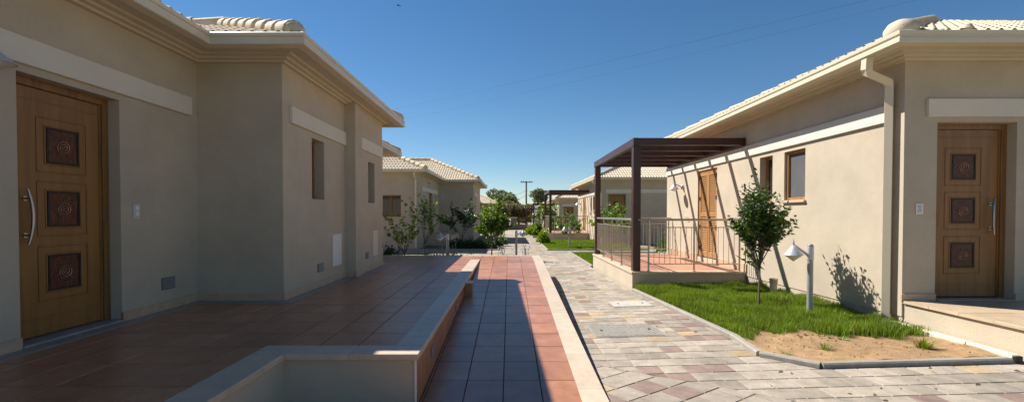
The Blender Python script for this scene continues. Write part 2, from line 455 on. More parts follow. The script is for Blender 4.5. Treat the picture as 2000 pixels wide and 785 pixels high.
def shutter_door(parent, o, u, n, w, h):
    T = FR(o, u, n); f = MB(T)
    f.box(-w/2, -w/2+.05, -.04, .03, 0, h); f.box(w/2-.05, w/2, -.04, .03, 0, h); f.box(-w/2+.051, w/2-.051, -.04, .03, h-.05, h)
    d = f.build('shuttered_door', M['winwood'], parent)
    lw = (w-.11)/2
    for sgn in (-1, 1):
        cx = sgn*(lw/2+.002); m = MB(T); st = .065
        m.box(cx-lw/2, cx-lw/2+st, -.01, .035, .02, h-.055, bv=.003); m.box(cx+lw/2-st, cx+lw/2, -.01, .035, .02, h-.055, bv=.003)
        for z, t in ((.02, .12), (h*.47, .09), (h-.055-.08, .08)):
            m.box(cx-lw/2+st, cx+lw/2-st, -.01, .033, z, z+t, bv=.003)
        for z0, z1 in ((.14, h*.47), (h*.47+.09, h-.135)):
            k = int((z1-z0)/.043)
            for i in range(k):
                z = z0+(i+.5)*(z1-z0)/k
                m.add([(cx-lw/2+st, -.004, z+.022), (cx+lw/2-st, -.004, z+.022), (cx+lw/2-st, .030, z-.012), (cx-lw/2+st, .030, z-.012),
                       (cx-lw/2+st, -.006, z+.014), (cx+lw/2-st, -.006, z+.014), (cx+lw/2-st, .026, z-.026), (cx-lw/2+st, .026, z-.026)],
                      [(0, 1, 2, 3), (4, 5, 6, 7), (0, 1, 5, 4), (2, 3, 7, 6)])
        lf = m.build('shutter_leaf', M['shutter'], d)
        for z in (.18, h*.33, h*.66, h-.2):
            hg = MB(T); hg.box(sgn*(w/2-.075)-.02, sgn*(w/2-.075)+.02, .036, .05, z, z+.09); hg.build('hinge', M['black'], d)
    return d

def plate(parent, name, o, u, n, w, h, mt, t=.014, ribs=0, m2=None):
    T = FR(o, u, n); m = MB(T); m.box(-w/2, w/2, .001, t, -h/2, h/2, bv=.003)
    ob = m.build(name, mt, parent)
    if ribs:
        r = MB(T)
        for i in range(ribs):
            z = -h/2+h*(i+1)/(ribs+1); r.box(-w/2+.012, w/2-.012, t+.0005, t+.006, z-.004, z+.004)
        r.build('louvre', m2 or mt, ob)
    return ob

def wall_lamp(parent, base, out, reach=.26, drop=.0, s=1.0, side=None):
    """conical shade on an arm; base = fixing on the wall, out = unit vector away from wall"""
    bx, by, bz = base; ox, oy = out
    c = (bx+ox*reach, by+oy*reach, bz+drop)
    sh = MB(); sh.lathe([(.018, .09), (.03, .07), (.135, -.03), (.138, -.036), (.13, -.036), (.02, .055)], c, 24)
    l = sh.build('wall_lamp', M['lampgrey'], parent, smooth=True)
    dd = MB(); dd.lathe([(.128, -.0365), (.12, -.04), (.004, -.10)], c, 24); dd.build('diffuser', M['lens'], l, smooth=True)
    a = MB(); a.tube([(c[0], c[1], c[2]+.08), (c[0], c[1], c[2]+.14)], .014, 8)
    a.tube([(c[0], c[1], c[2]+.12), (bx+ox*.05, by+oy*.05, bz+.02), (bx, by, bz+.02)], [.012, .018, .022], 8)
    a.lathe([(.03, -.05), (.045, -.03), (.045, .05), (.03, .07)], (bx+ox*.03, by+oy*.03, bz), 12)
    a.build('arm', M['lampgrey'], l, smooth=True)
    return l

def cornice_and_gutter(root, path, zt=2.93):
    c = MB()
    prof = [(.0, zt-.05), (.055, zt-.05), (.06, zt-.028), (.115, zt-.022), (.12, zt), (.19, zt+.004), (.20, zt+.022), (.275, zt+.026), (.285, zt+.012), (.345, zt+.012), (.355, zt+.04), (.365, zt+.10)]
    sweep(c, path, prof); co = c.build('cornice', M['cornice'], root)
    g = MB()
    gp = [(.368, zt+.105), (.368, zt+.008), (.375, zt-.002), (.49, zt-.002), (.498, zt+.006), (.498, zt+.05), (.484, zt+.058), (.484, zt+.082), (.500, zt+.09), (.502, zt+.125), (.494, zt+.132), (.486, zt+.125), (.476, zt+.06), (.40, zt+.03), (.385, zt+.03), (.38, zt+.105)]
    sweep(g, path, gp, True, True); g.build('gutter', M['gutter'], root)

def left_house(name, label, base, xm, ym0, yb0, yb1, yend, xb, xm2=None, detail=True, group=None):
    """a cream bungalow whose outer walls face +X; xm main wall plane, xb bay wall plane (yb0..yb1), z shift = base"""
    if xm2 is None: xm2 = xm
    root = thing(name, (xm-3, yb0, base), label, 'house', group)
    zt = 2.93+base; xw = xm-9
    return root, zt, xw

# ================================================================== SETTING: ground, terrace, ramp, paths
g = MB()
xs = [-900, -300, -100, -40, -20, -10, -5, -2, .8, 2.4, 4.75, 8, 14, 24, 40, 100, 300, 900]
ys = [-60, -20, -5, 0, 2, 4, 6, 8, 9, 10, 11, 12, 13, 14, 17, 20, 25, 30, 40, 50, 60, 75, 100, 200, 600, 2500]
V = [(x, y, G(x, y)-.045) for y in ys for x in xs]; W = len(xs)
g.add(V, [(j*W+i, j*W+i+1, (j+1)*W+i+1, (j+1)*W+i) for j in range(len(ys)-1) for i in range(W-1)])
tag(g.build('ground', M['ground']), 'dry open ground around the bungalows', kind='structure')

# --- paving
RUN = .22
def pick3():
    r = rng.random()
    return 0 if r < .83 else (1 if r < .935 else 2)
HP = ((.9, 4.45), (.746, 1.0)); HPn = ((.9, 4.45), (-.746, -1.0))
ZP = lambda x, y: G(x, y)
pv = MB()
regs = [rect(.78, 10, 0.44, 4.18), [(.78, 4.18), (2.86, 4.18), (2.52, 4.62), (.78, 4.62)], [(.78, 4.62), (2.52, 4.62), (2.6, 5.28), (.78, 5.28)],
        [(.78, 5.28), (2.6, 5.28), (2.43, 9.02), (.78, 9.02)], rect(.78, 2.42, 9.02, 18.26)]
for r_ in regs:
    tile_field(pv, r_, (.78, 0), 0, .22, RUN, .009, ZP, bev=.004, depth=.006, zj=.0012, tilt=.0018, pick=pick3, stagger=(.5 if r_[0][1] < 4 else 0), extra=[HP], wob=.002)
tile_field(pv, [(.78, .44), (9, .44), (9, .9), (.78, 4.54)], (1, 3), R(33), .25, .25, .014, ZP, bev=.004, depth=.006, zj=.0015, tilt=.002, pick=pick3, stagger=.5, extra=[HPn], wob=.002)
tile_field(pv, rect(.2, 2.42, 18.26, 19.8), (.78, 18.26), 0, .26, RUN, .008, ZP, pick=pick3, stagger=.5)
tile_field(pv, rect(-9, .2, 18.26, 19.8), (.2, 18.26), 0, .26, .26, .008, ZP, pick=pick3, stagger=.5)
tile_field(pv, rect(2.42, 9, 18.48, 19.6), (2.42, 18.48), 0, .26, .26, .008, ZP, pick=pick3, stagger=.5)
tile_field(pv, rect(-.45, 1.62, 19.8, 38), (-.45, 19.8), 0, .26, .26, .009, ZP, pick=pick3, stagger=.5)
tile_field(pv, rect(.78-3.9, .78, 15.9, 18.26), (0, 15.9), 0, .26, .26, .009, ZP, pick=pick3, stagger=.5)
pvo = pv.build('paved_path', [M['pv_grey'], M['pv_red'], M['pv_yel']])
tag(pvo, 'grey, mauve and ochre block paving running between the houses', kind='structure')
pb = MB()
for r_ in regs+[rect(-9, 2.42, 18.26, 19.8), rect(2.42, 9, 18.48, 19.6), rect(-.45, 1.62, 19.8, 38), rect(-3.12, .78, 15.9, 18.26)]:
    sheet(pb, r_, 1.0, lambda x, y: G(x, y)-.0055)
tag(pb.build('paving_bed', M['sand_joint']), 'sandy bedding showing in the joints of the paving', kind='structure')
fp = MB(); sheet(fp, rect(-.45, 1.62, 38, 74), 2.0, lambda x, y: G(x, y)-.004)
sheet(fp, rect(-12, -.45, 46, 48), 2.0, lambda x, y: G(x, y)-.004)
tag(fp.build('far_path', M['pv_grey']), 'far stretch of the paved path', kind='structure')

# --- terrace and ramp
def ZR(x, y):
    if y >= 10.56: return 0.0
    return max(-.41+.055*(y-3.1), G(.8, y)+.02)
tr = MB()
Z0 = lambda x, y: 0.0
TX, TY = .315, .42
for r_ in [rect(-3.8, -1.93, -3.11, 3.61), rect(-3.8, -.9, 3.61, 5.71), rect(-2.9, -.9, 5.71, 10.33), rect(-4.2, -.9, 10.33, 11.55)]:
    tile_field(tr, r_, (-.9, 3.61), 0, TX, TY, .007, Z0, bev=.002, depth=.005, zj=.0005, tilt=.0009)
tag(tr.build('terrace_floor', M['terra']), 'raised terracotta tiled terrace in front of the left house', kind='structure')
rp = MB()
tile_field(rp, rect(-.69, .56, .6, 10.56), (-.67, 3.885), 0, .31, .42, .007, ZR, bev=.002, depth=.005, zj=.0006, tilt=.0012)
tile_field(rp, rect(-.9, .56, 10.56, 11.55), (-.67, 10.56), 0, .31, .42, .007, ZR, bev=.002, depth=.005)
tag(rp.build('ramp_floor', M['terra']), 'terracotta tiled ramp rising to the terrace', kind='structure')
tb = MB()
tb.box(-13, -1.93, -3.5, 3.61, -.62, -.006); tb.box(-13, -.72, 3.62, 11.55, -.62, -.0062)
n_ = 24
for i in range(n_):
    y0 = .5+(11.55-.5)*i/n_; y1 = .5+(11.55-.5)*(i+1)/n_
    a = ZR(0, y0)-.0055; b = ZR(0, y1)-.0055
    tb.add([(-.72, y0, a), (.6, y0, a), (.6, y1, b), (-.72, y1, b), (-.72, y0, -.62), (.6, y0, -.62), (.6, y1, -.62), (-.72, y1, -.62)],
           [(0, 1, 2, 3), (4, 5, 6, 7), (1, 2, 6, 5)]+([(0, 1, 5, 4)] if i == 0 else []))
tag(tb.build('terrace_base', M['grout']), 'grouted bed under the terrace and ramp tiles', kind='structure')
# beige edging of ramp, far edge of terrace
rc = MB()
yy = [.6+(10.7-.6)*i/13 for i in range(14)]+[11.75]
for i in range(14):
    y0, y1 = yy[i]+.0015, yy[i+1]-.0015
    a = ZR(0, y0)+.004; b = ZR(0, y1)+.004; x0, x1 = .56, .765
    if i == 13: a = b = .004
    P = [(x0, y0, a), (x1, y0, a), (x1, y1, b), (x0, y1, b), (x0, y0, a-.035), (x1, y0, a-.035), (x1, y1, b-.035), (x0, y1, b-.035)]
    rc.add(P, [(0, 1, 2, 3), (0, 1, 5, 4), (1, 2, 6, 5), (2, 3, 7, 6), (3, 0, 4, 7)])
xx = -13.0
while xx < .55:
    x1 = min(.558, xx+.9); rc.box(xx+.0015, x1-.0015, 11.55, 11.75, -.035, .004, bv=.003); xx += .9
rco = rc.build('ramp_edging', M['coping']); tag(rco, 'beige stone edging of the ramp and terrace', kind='structure')
rw = MB()
rw.box(.60, .745, .6, 11.7, -.75, -.44)
for i in range(n_):
    y0 = .6+(11.7-.6)*i/n_; y1 = .6+(11.7-.6)*(i+1)/n_
    a = ZR(0, y0)-.032; b = ZR(0, y1)-.032
    rw.add([(.6, y0, -.6), (.745, y0, -.6), (.745, y1, -.6), (.6, y1, -.6), (.6, y0, a), (.745, y0, a), (.745, y1, b), (.6, y1, b)], [(4, 5, 6, 7), (1, 2, 6, 5)]+([(0, 1, 5, 4)] if i == 0 else [])+([(2, 3, 7, 6)] if i == n_-1 else []))
rw.box(-13, .6, 11.6, 11.73, -.75, -.034)
tag(rw.build('ramp_side', M['plaster']), 'cream plastered side of the ramp and terrace', kind='structure')

# retaining wall of terrace (coping, cladding, step lights) -- a thing
rt = thing('retaining_wall', (-.8, 3.4, G(0, 3)), 'low cream wall with stone coping and terracotta cladding beside the ramp', 'wall')
b = MB()
b.box(-1.90, -.712, 3.41, 3.60, -.6, -.036)                    # front
b.box(-1.90, -1.70, -3.5, 3.409, -.6, -.0362)
b.box(-.88, -.712, 3.601, 10.5, -.6, -.0361)
b.build('plastered_wall', M['plaster'], rt)
c = MB()
y = 3.61
while y < 10.55:
    y1 = min(10.56, y+1.16)
    c.box(-.90, -.68, y+.001, y1-.001, -.035, .012, bv=.004); y = y1
for x0, x1 in ((-1.68, -1.2), (-1.2, -.68)): c.box(x0+.001, x1-.001, 3.38, 3.609, -.035, .012, bv=.004)
c.box(-1.93, -1.681, 3.38, 3.609, -.035, .012, bv=.004)
y = 3.379
while y > -3:
    c.box(-1.93, -1.68, y-.98, y-.001, -.035, .012, bv=.004); y -= .98
c.build('coping', M['coping'], rt)
cl = MB(); y = 3.42
while y < 10.5:
    y1 = min(10.52, y+.42); zb = ZR(0, y)-.05
    cl.box(-.7115, -.70, y+.002, y1-.002, zb, -.0365, bv=.001); y = y1
cl.build('tile_cladding', M['terra_clad'], rt)
t_ = MB(); t_.box(-.7125, -.698, 3.398, 3.4095, -.6, -.037); t_.build('corner_trim', M['trim'], rt)
for yv in (4.02, 5.9, 8.6):
    s = MB(); zt_ = -.03-.10; s.box(-.6995, -.692, yv, yv+.13, zt_-.09, zt_, bv=.002)
    so = s.build('step_light', M['vent'], rt)
    s = MB()
    for k in range(4): s.box(-.6915, -.688, yv+.012, yv+.118, zt_-.08+k*.02, zt_-.07+k*.02)
    s.build('grille', M['galv'], so)
p = MB(); p.box(-.699, -.58, 7.0, 7.22, -.4, -.012, 0, bv=.003); p.box(-.699, -.572, 6.992, 7.228, -.0115, .006, 1, bv=.003)
p.build('pier', [M['terra_clad'], M['coping']], rt)
# ground of the sunken bed
sb = MB(); sb.box(-1.70, -.70, -3.5, 3.41, -.62, -.47)
tag(sb.build('sunken_bed', M['bed']), 'sunken bed floor behind the retaining wall', kind='structure')

# --- kerbs
def kerb(mb, pts, w=.075, up=.05, L=.98):
    for a, b in zip(pts[:-1], pts[1:]):
        d = math.hypot(b[0]-a[0], b[1]-a[1]); n = max(1, round(d/L)); ux, uy = (b[0]-a[0])/d, (b[1]-a[1])/d; nx, ny = -uy, ux
        for i in range(n):
            s0 = d*i/n+.002; s1 = d*(i+1)/n-.002
            V = []
            for s_ in (s0, s1):
                x, y = a[0]+ux*s_, a[1]+uy*s_; z = G(x, y)
                for o, h in ((-w/2, -.08), (-w/2, up-.014), (-w/2+.012, up), (w/2-.012, up), (w/2, up-.014), (w/2, -.08)):
                    V.append((x+nx*o, y+ny*o, z+h))
            mb.add(V, [(k, k+1, k+7, k+6) for k in range(5)]+[(0, 1, 2, 3, 4, 5), (6, 7, 8, 9, 10, 11)])
kb = MB()
kerb(kb, [(2.47, 9.05), (2.64, 5.35), (2.555, 4.62), (2.9, 4.22), (4.68, 4.22)])
kerb(kb, [(2.46, 13.5), (2.46, 18.44)]); kerb(kb, [(2.46, 18.44), (6, 18.44)])
kerb(kb, [(6, 19.65), (1.66, 19.65), (1.66, 27.3)]); kerb(kb, [(6, 31.9), (1.66, 31.9), (1.66, 46)])
kerb(kb, [(-.49, 26), (-.49, 19.85), (-8, 19.85)]); kerb(kb, [(-.49, 27), (-.49, 45)])
kerb(kb, [(.74, 11.8), (.74, 15.85), (-3.1, 15.85)])
tag(kb.build('kerb', M['kerb']), 'grey concrete kerbs edging lawns and beds', kind='structure')

# --- soil, lawns
LAWN = [(2.5, 9.1), (2.68, 5.35), (2.6, 4.65), (2.92, 4.26), (4.76, 4.26), (4.76, 9.1)]
LAWN_CONV = [[(2.5, 9.1), (2.68, 5.35), (4.78, 5.35), (4.78, 9.1)], [(2.68, 5.35), (2.59, 4.64), (4.78, 4.64), (4.78, 5.35)], [(2.59, 4.64), (2.9, 4.25), (4.78, 4.25), (4.78, 4.64)]]
def nz(x, y): return .012*math.sin(7.3*x+2*math.sin(5.1*y))+.010*math.sin(9.7*y+3*math.sin(3.3*x))+.006*math.sin(23*x+17*y)
def ZL(x, y): return G(x, y)+.03+nz(x, y)*.8+.02*clampf((x-3)/1.7, 0, 1)
so = MB()
for r_ in LAWN_CONV: sheet(so, [q for q in reversed(r_)] if False else r_ if ((r_[1][0]-r_[0][0])*(r_[2][1]-r_[1][1])-(r_[1][1]-r_[0][1])*(r_[2][0]-r_[1][0])) > 0 else list(reversed(r_)), .08, ZL)
tag(so.build('soil', M['soil'], smooth=True), 'bare sandy soil at the front corner of the lawn', kind='structure')
peb = MB()
for i in range(420):
    x = rng.uniform(2.7, 4.7); y = rng.uniform(4.3, 5.4); r0 = rng.choice((.003, .004, .005, .009, .012))*rng.uniform(.7, 1.2)
    peb.lathe([(r0*.6, -r0*.4), (r0, 0), (r0*.6, r0*.6)], (x, y, ZL(x, y)), 5)
tag(peb.build('soil_clods', M['soil']), 'small clods and grit lying on the bare soil', 'clods', kind='stuff')

def inpoly(px, py, poly):
    c = np.zeros(px.shape, bool); n = len(poly); j = n-1
    for i in range(n):
        xi, yi = poly[i]; xj, yj = poly[j]
        cnd = ((yi > py) != (yj > py)) & (px < (xj-xi)*(py-yi)/((yj-yi)+1e-12)+xi); c ^= cnd; j = i
    return c
NR = np.random.RandomState(3)
def blades(name, poly, n, h, zf, m, wd=.004, dens=None, lean=.55, label='', hvar=.45):
    xs = [p[0] for p in poly]; ys = [p[1] for p in poly]
    x = NR.uniform(min(xs), max(xs), n); y = NR.uniform(min(ys), max(ys), n)
    k = inpoly(x, y, poly)
    if dens is not None: k &= NR.rand(n) < dens(x, y)
    x = x[k]; y = y[k]; n = len(x)
    z = np.array([zf(a, b) for a, b in zip(x, y)])-.004
    cl_ = .75+.35*np.sin(3.1*x+1.7*np.sin(2.7*y))*np.sin(3.7*y+1.1)+.15*np.sin(11*x)*np.sin(9*y)
    H = h*(1-hvar+2*hvar*NR.rand(n))*cl_; a = NR.rand(n)*2*np.pi; ln = lean*NR.rand(n)*H
    ta = NR.rand(n)*2*np.pi; wx = np.cos(ta)*wd; wy = np.sin(ta)*wd
    dx = np.cos(a)*ln; dy = np.sin(a)*ln
    P = np.stack([np.stack([x-wx, y-wy, z], 1), np.stack([x+wx, y+wy, z], 1),
                  np.stack([x+dx*.4+wx*.75, y+dy*.4+wy*.75, z+H*.6], 1), np.stack([x+dx*.4-wx*.75, y+dy*.4-wy*.75, z+H*.6], 1),
                  np.stack([x+dx, y+dy, z+H*.97], 1)], 1).reshape(-1, 3)
    b0 = np.arange(n)[:, None]*5
    f = np.concatenate([b0+np.array([[0, 1, 2]]), b0+np.array([[0, 2, 3]]), b0+np.array([[3, 2, 4]])], 0)
    o = npmesh(name, P, f, m); tag(o, label, 'grass', kind='stuff'); return o
def gd(x, y):
    yb = np.interp(x, [2.5, 2.7, 2.95, 3.3, 3.7, 4.0, 4.4, 4.6, 4.78], [4.9, 5.1, 5.33, 5.38, 5.22, 4.98, 4.92, 5.0, 5.2])
    yb = yb+.06*np.sin(13*x)+.04*np.sin(29*x+1)
    return np.clip((y-yb)/.14, 0, 1)
blades('lawn_grass', LAWN, 110000, .115, ZL, M['grass'], .0032, gd, label='long green grass on the lawn beside the right house')
M['dry'] = mat('dry_grass_blade', (.28, .24, .08), .6, .2, 2, island=.3, trans=.25)
blades('dry_grass', LAWN, 7000, .11, ZL, M['dry'], .003, gd, label='yellowed dry blades among the green lawn grass')
ln = MB()
FARL = [('grass_by_veranda', rect(2.5, 4.9, 13.5, 18.4), 30000, .06, 'short green grass behind the veranda'),
        ('grass_strip', rect(1.7, 6.0, 19.7, 27.2), 42000, .08, 'bright green grass strip before the second pergola'),
        ('grass_patch', rect(1.7, 5, 32.0, 46), 16000, .09, 'green grass beyond the second pergola'),
        ('grass_plot', rect(-5, -.55, 46.5, 56), 12000, .1, 'far green grass plot by the path end')]
for nm, r_, n_, h_, lb in FARL:
    sheet(ln, r_, 1.0, lambda x, y: G(x, y)+.012)
    blades(nm, r_, n_, h_, lambda x, y: G(x, y)+.012, M['grass'], .008 if n_ > 20000 else .014, label=lb)
tag(ln.build('lawn', M['lawnbase']), 'turf under the far grass', kind='structure')
bd = MB()
sheet(bd, rect(-8, .72, 11.78, 15.82), 1, lambda x, y: G(x, y)+.01)
sheet(bd, rect(-8, -.52, 19.88, 33), 1, lambda x, y: G(x, y)+.01)
sheet(bd, rect(-5.0, -4.2, 33, 46), 1, lambda x, y: G(x, y)+.01)
sheet(bd, rect(4.9, 9, 13.7, 18.4), 1, lambda x, y: G(x, y)+.01)
tag(bd.build('planting_bed', M['bed']), 'dark soil of the planting beds', kind='structure')
blades('bed_weeds', rect(-2, .7, 12.2, 15.8), 1500, .16, lambda x, y: G(x, y)+.01, M['leaf_bright'], .008, label='sparse weeds in the bed behind the terrace')

hl = MB(); pts = []
for i in range(81):
    x = -800+20*i; h = 9+5*math.sin(x*.011)+3*math.sin(x*.03+1); pts.append((x, h))
V = []
for x, h in pts: V += [(x, 560, -3), (x, 640, h), (x, 900, -3)]
hl.add(V, [(3*i, 3*i+3, 3*i+4, 3*i+1) for i in range(80)]+[(3*i+1, 3*i+4, 3*i+5, 3*i+2) for i in range(80)])
tag(hl.build('distant_hills', M['hill'], smooth=True), 'low bluish hills on the horizon', kind='structure')

# ================================================================== HOUSES
def bands(root, items):
    for o, u, n, L, zb, t in items:
        b = MB(FR(o, u, n)); b.box(0, L, .001, t, zb, zb+.215, bv=.006); b.build('band', M['band'], root)

def left_house(label, base, xm, ys, yb0, yb1, yend, xb, xm2, near=False, gname='far'):
    root = thing('house', (xm-2, (ys+yend)/2, base), label, 'house', 'cream bungalows with tiled roofs')
    zt = 2.93+base; xw = xm-8.5; gz = -.75+base
    wl = MB()
    X, Y = (1, 0), (0, 1)
    if near:
        wall(wl, (xm, ys), (xm, yb0), gz, zt, X, [(3.527-ys, 4.456-ys, base+.0, 2.16+base)])
        wall(wl, (xb, yb0), (xb, 7.65), gz, zt, X, [(6.38-yb0, 6.80-yb0, 1.27, 2.12)])
        xp = xb+.14
        wall(wl, (xp, 7.96), (xp, yb1), gz, zt, X, [(8.46-7.96, 8.86-7.96, 1.27, 2.03)])
        wl.box(xb-.2, xb+.12+.06, 7.65, 7.96, gz, zt-.001)
        wall(wl, (xp, yb1), (xm2, yb1), gz, zt, (0, 1))
    else:
        wall(wl, (xm, ys), (xm, yb0), gz, zt, X, [(yb0-ys-3.3, yb0-ys-2.3, base+.0, 2.16+base)])
        wall(wl, (xb, yb0), (xb, yb1), gz, zt, X, [(1.0, 1.5, base+1.2, base+2.1)])
        wall(wl, (xb, yb1), (xm2, yb1), gz, zt, (0, 1))
    wall(wl, (xm, yb0), (xb, yb0), gz, zt, (0, -1))
    wall(wl, (xm2, yb1), (xm2, yend), gz, zt, X)
    wall(wl, (xm2, yend), (xw, yend), gz, zt, (0, 1)); wall(wl, (xw, yend), (xw, ys), gz, zt, (-1, 0))
    if near: wall(wl, (xw, ys), (xm, ys), gz, zt, (0, -1))
    else: wall(wl, (xw, ys), (xm, ys), gz, zt, (0, -1), [(8.5-1.72, 8.5-.78, base+.95, base+1.92)])
    wl.build('wall', M['plaster'], root)
    path = [(xw, ys), (xm, ys), (xm, yb0), (xb, yb0), (xb, yb1), (xm2, yb1), (xm2, yend), (xw, yend)]
    path = [(xw, ys)] + path[1:]
    cornice_and_gutter(root, path, zt)
    # roof
    rf = MB(); e = .46; z0 = zt+.105; res = 8 if near else 5
    ex, ex2, eb = xm+e, xm2+e, xb+e; s0, s1, b0, b1 = ys-e, yend+e, yb0-e, yb1+e; wx = xw-e
    run = (ex-wx)/2; bm = (b0+b1)/2; br = (b1-b0)/2
    ymid = bm
    roof_face(rf, (ex, 0), (0, 1), (-1, 0), s0, 1, ymid, 0, run, z0, res=res)
    roof_face(rf, (ex2, 0), (0, 1), (-1, 0), ymid, 0, s1, -1, run+(ex2-ex), z0, res=res)
    roof_face(rf, (0, s0), (1, 0), (0, 1), wx, 1, ex, -1, run, z0, res=res)
    roof_face(rf, (0, s1), (1, 0), (0, -1), wx, 1, ex2, -1, run, z0, res=4)
    roof_face(rf, (wx, 0), (0, 1), (1, 0), s0, 1, s1, -1, run, z0, res=4)
    roof_face(rf, (eb, 0), (0, 1), (-1, 0), b0, 1, b1, -1, br, z0, res=res)
    roof_face(rf, (0, b0), (1, 0), (0, 1), ex, -1, eb, -1, br, z0, res=res)
    roof_face(rf, (0, b1), (1, 0), (0, -1), ex2, -1, eb, -1, br, z0, res=res)
    rfo = rf.build('roof', M['tile_roof'], root, smooth=True)
    cp = MB(); hz = z0+.03; q = PITCHR
    ridge_caps(cp, (eb-.2, b0+.2, hz+.2*q), (eb-br, bm, hz+br*q)); cp = nxt(cp, rfo); ridge_caps(cp, (eb-.1, b1-.1, hz+.1*q), (eb-br, bm, hz+br*q))
    cp = nxt(cp, rfo); ridge_caps(cp, (eb-br, bm, hz+br*q), (ex-br, bm, hz+br*q), end=False)
    cp = nxt(cp, rfo); ridge_caps(cp, (ex-.1, s0+.1, hz+.1*q), (ex-run, s0+run, hz+run*q)); cp = nxt(cp, rfo); ridge_caps(cp, (ex2-.1, s1-.1, hz+.1*q), (ex-run, s1-run, hz+run*q))
    cp = nxt(cp, rfo); ridge_caps(cp, (ex-run, s0+run, hz+run*q), (ex-run, s1-run, hz+run*q), end=False)
    cp.build('ridge_tile', M['tile_roof'], rfo, smooth=True)
    # skirtings
    L_ = []; hs = .095+base
    def skx(x, y0, y1, z0=base+.002): L_.append((x-.01, x+.016, y0, y1, z0, hs))
    if near:
        skx(xm, ys, 3.527); skx(xm, 4.456, yb0-.017); L_.append((xm+.017, xb+.016, yb0-.016, yb0+.01, .002, hs))
        skx(xb, yb0+.011, 7.65); skx(xb+.18, 7.63, 7.98); L_.append((xb+.017, xb+.163, 7.630, 7.649, .002, hs)); skx(xb+.14, 7.981, yb1)
    else:
        skx(xm, yb0-2.3, yb0-.017); L_.append((xm+.017, xb+.016, yb0-.016, yb0+.01, base+.002, hs)); skx(xb, yb0+.011, yb1)
    split_boxes('skirting', M['marble'], root, L_)
    return root, zt

A, zt = left_house('long shaded cream bungalow on the left with a wooden entrance door', 0, -3.8, -3.6, 5.56, 9.4, 14.4, -2.76, -4.0, near=True)
bands(A, [((-3.8, -3, 0), (0, 1), (1, 0), 8.43, 2.22, .035), ((-2.76, 5.74, 0), (0, 1), (1, 0), 1.90, 2.20, .035), ((-2.62, 8.0, 0), (0, 1), (1, 0), 1.33, 2.20, .035)])
door(A, (-3.95, 3.99, .03), (0, 1), (1, 0), .927, 2.13, hside=-1)
th = MB(); th.box(-4.0, -3.77, 3.529, 4.454, .006, .028, bv=.003); th.build('threshold', M['grey_strip'], A)
window(A, (-2.935, 6.59, 1.272), (0, 1), (1, 0), .418, .846, sill=.15, proj=.02, pane='glass', wood='woodfr')
window(A, (-2.795, 8.66, 1.272), (0, 1), (1, 0), .398, .756, sill=.15, proj=.02, pane='glass', wood='woodfr')
pl = plate(A, 'meter_box', (-2.76, 7.27, .49), (0, 1), (1, 0), .36, .50, M['white']); 
pl = plate(A, 'meter_box', (-2.62, 8.86, .50), (0, 1), (1, 0), .32, .48, M['band'])
for (x, y, z, w_, h_) in ((-3.8, 5.055, .29, .19, .13), (-2.76, 6.64, .28, .2, .12), (-2.62, 8.38, .30, .16, .12)):
    plate(A, 'vent_grille', (x, y, z), (0, 1), (1, 0), w_, h_, M['vent'], ribs=5, m2=M['galv'])
sw = plate(A, 'switch_plate', (-3.8, 4.635, 1.08), (0, 1), (1, 0), .085, .15, M['switch'], t=.012)
for za_ in (.012, -.045):
    s = MB(FR((-3.8, 4.635, 1.08), (0, 1), (1, 0))); s.box(-.022, .022, .0125, .018, za_, za_+.043, bv=.002); s.build('button', M['white'], sw)
wall_lamp(A, (-3.8, 3.17, 2.14), (1, 0), .2)
gs = MB()                                                      # grey marble strip at foot of the walls
for x0, x1, y0, y1 in ((-3.79, -3.64, -3.4, 5.40), (-3.79, -2.62, 5.401, 5.545), (-2.745, -2.62, 5.546, 7.62), (-2.56, -2.44, 7.50, 9.55)):
    gs.box(x0, x1, y0, y1, -.004, .005)
tag(gs.build('floor_border', M['grey_strip']), 'grey marble border strip along the foot of the left house', kind='structure')

B, ztB = left_house('cream bungalow with a brown window behind the left saplings', 0, -4.1, 20.5, 26.6, 32.6, 38.5, -2.1, -4.1)
bands(B, [((-4.1, 21.3, 0), (0, 1), (1, 0), 4.6, 2.16, .035), ((-2.1, 27.0, 0), (0, 1), (1, 0), 2.4, 2.16, .035)])
door(B, (-4.25, 23.8, .02), (0, 1), (1, 0), .996, 2.13, full=False)
window(B, (-4.1-1.25, 20.5+.12, .955), (1, 0), (0, -1), .93, .96, lights=2, sill=.14, pane='glass', wood='woodfr')
window(B, (-2.25, 27.85, 1.205), (0, 1), (1, 0), .49, .89, sill=.14, pane='glass')
d = MB(); d.tube([(-4.2, 20.1, 2.93), (-4.2, 20.12, 2.75), (-4.2, 20.42, 2.62), (-4.2, 20.43, -.45)], .055, 4, rot=.785); d.build('downspout', M['gutter'], B)
wall_lamp(B, (-4.1, 25.2, 2.0), (1, 0), .35)
v = MB(FR((-4.1, 23.0, 2.62), (0, 1), (1, 0))); v.lathe([(.08, 0), (.08, .02)], (0, 0.01, 0), 12); v.build('round_vent', M['black'], B)
stp = MB(); stp.box(-4.095, -2.9, 22.5, 26.59, -.6, .0, bv=.01); stp.build('doorstep', M['coping'], B)
Cc, _ = left_house('far cream bungalow beyond the round sapling on the left', -.45, -4.0, 56.2, 62.3, 68, 74, -1.95, -4.0)
bands(Cc, [((-1.95, 62.6, -.45), (0, 1), (1, 0), 2.4, 2.16, .035)])

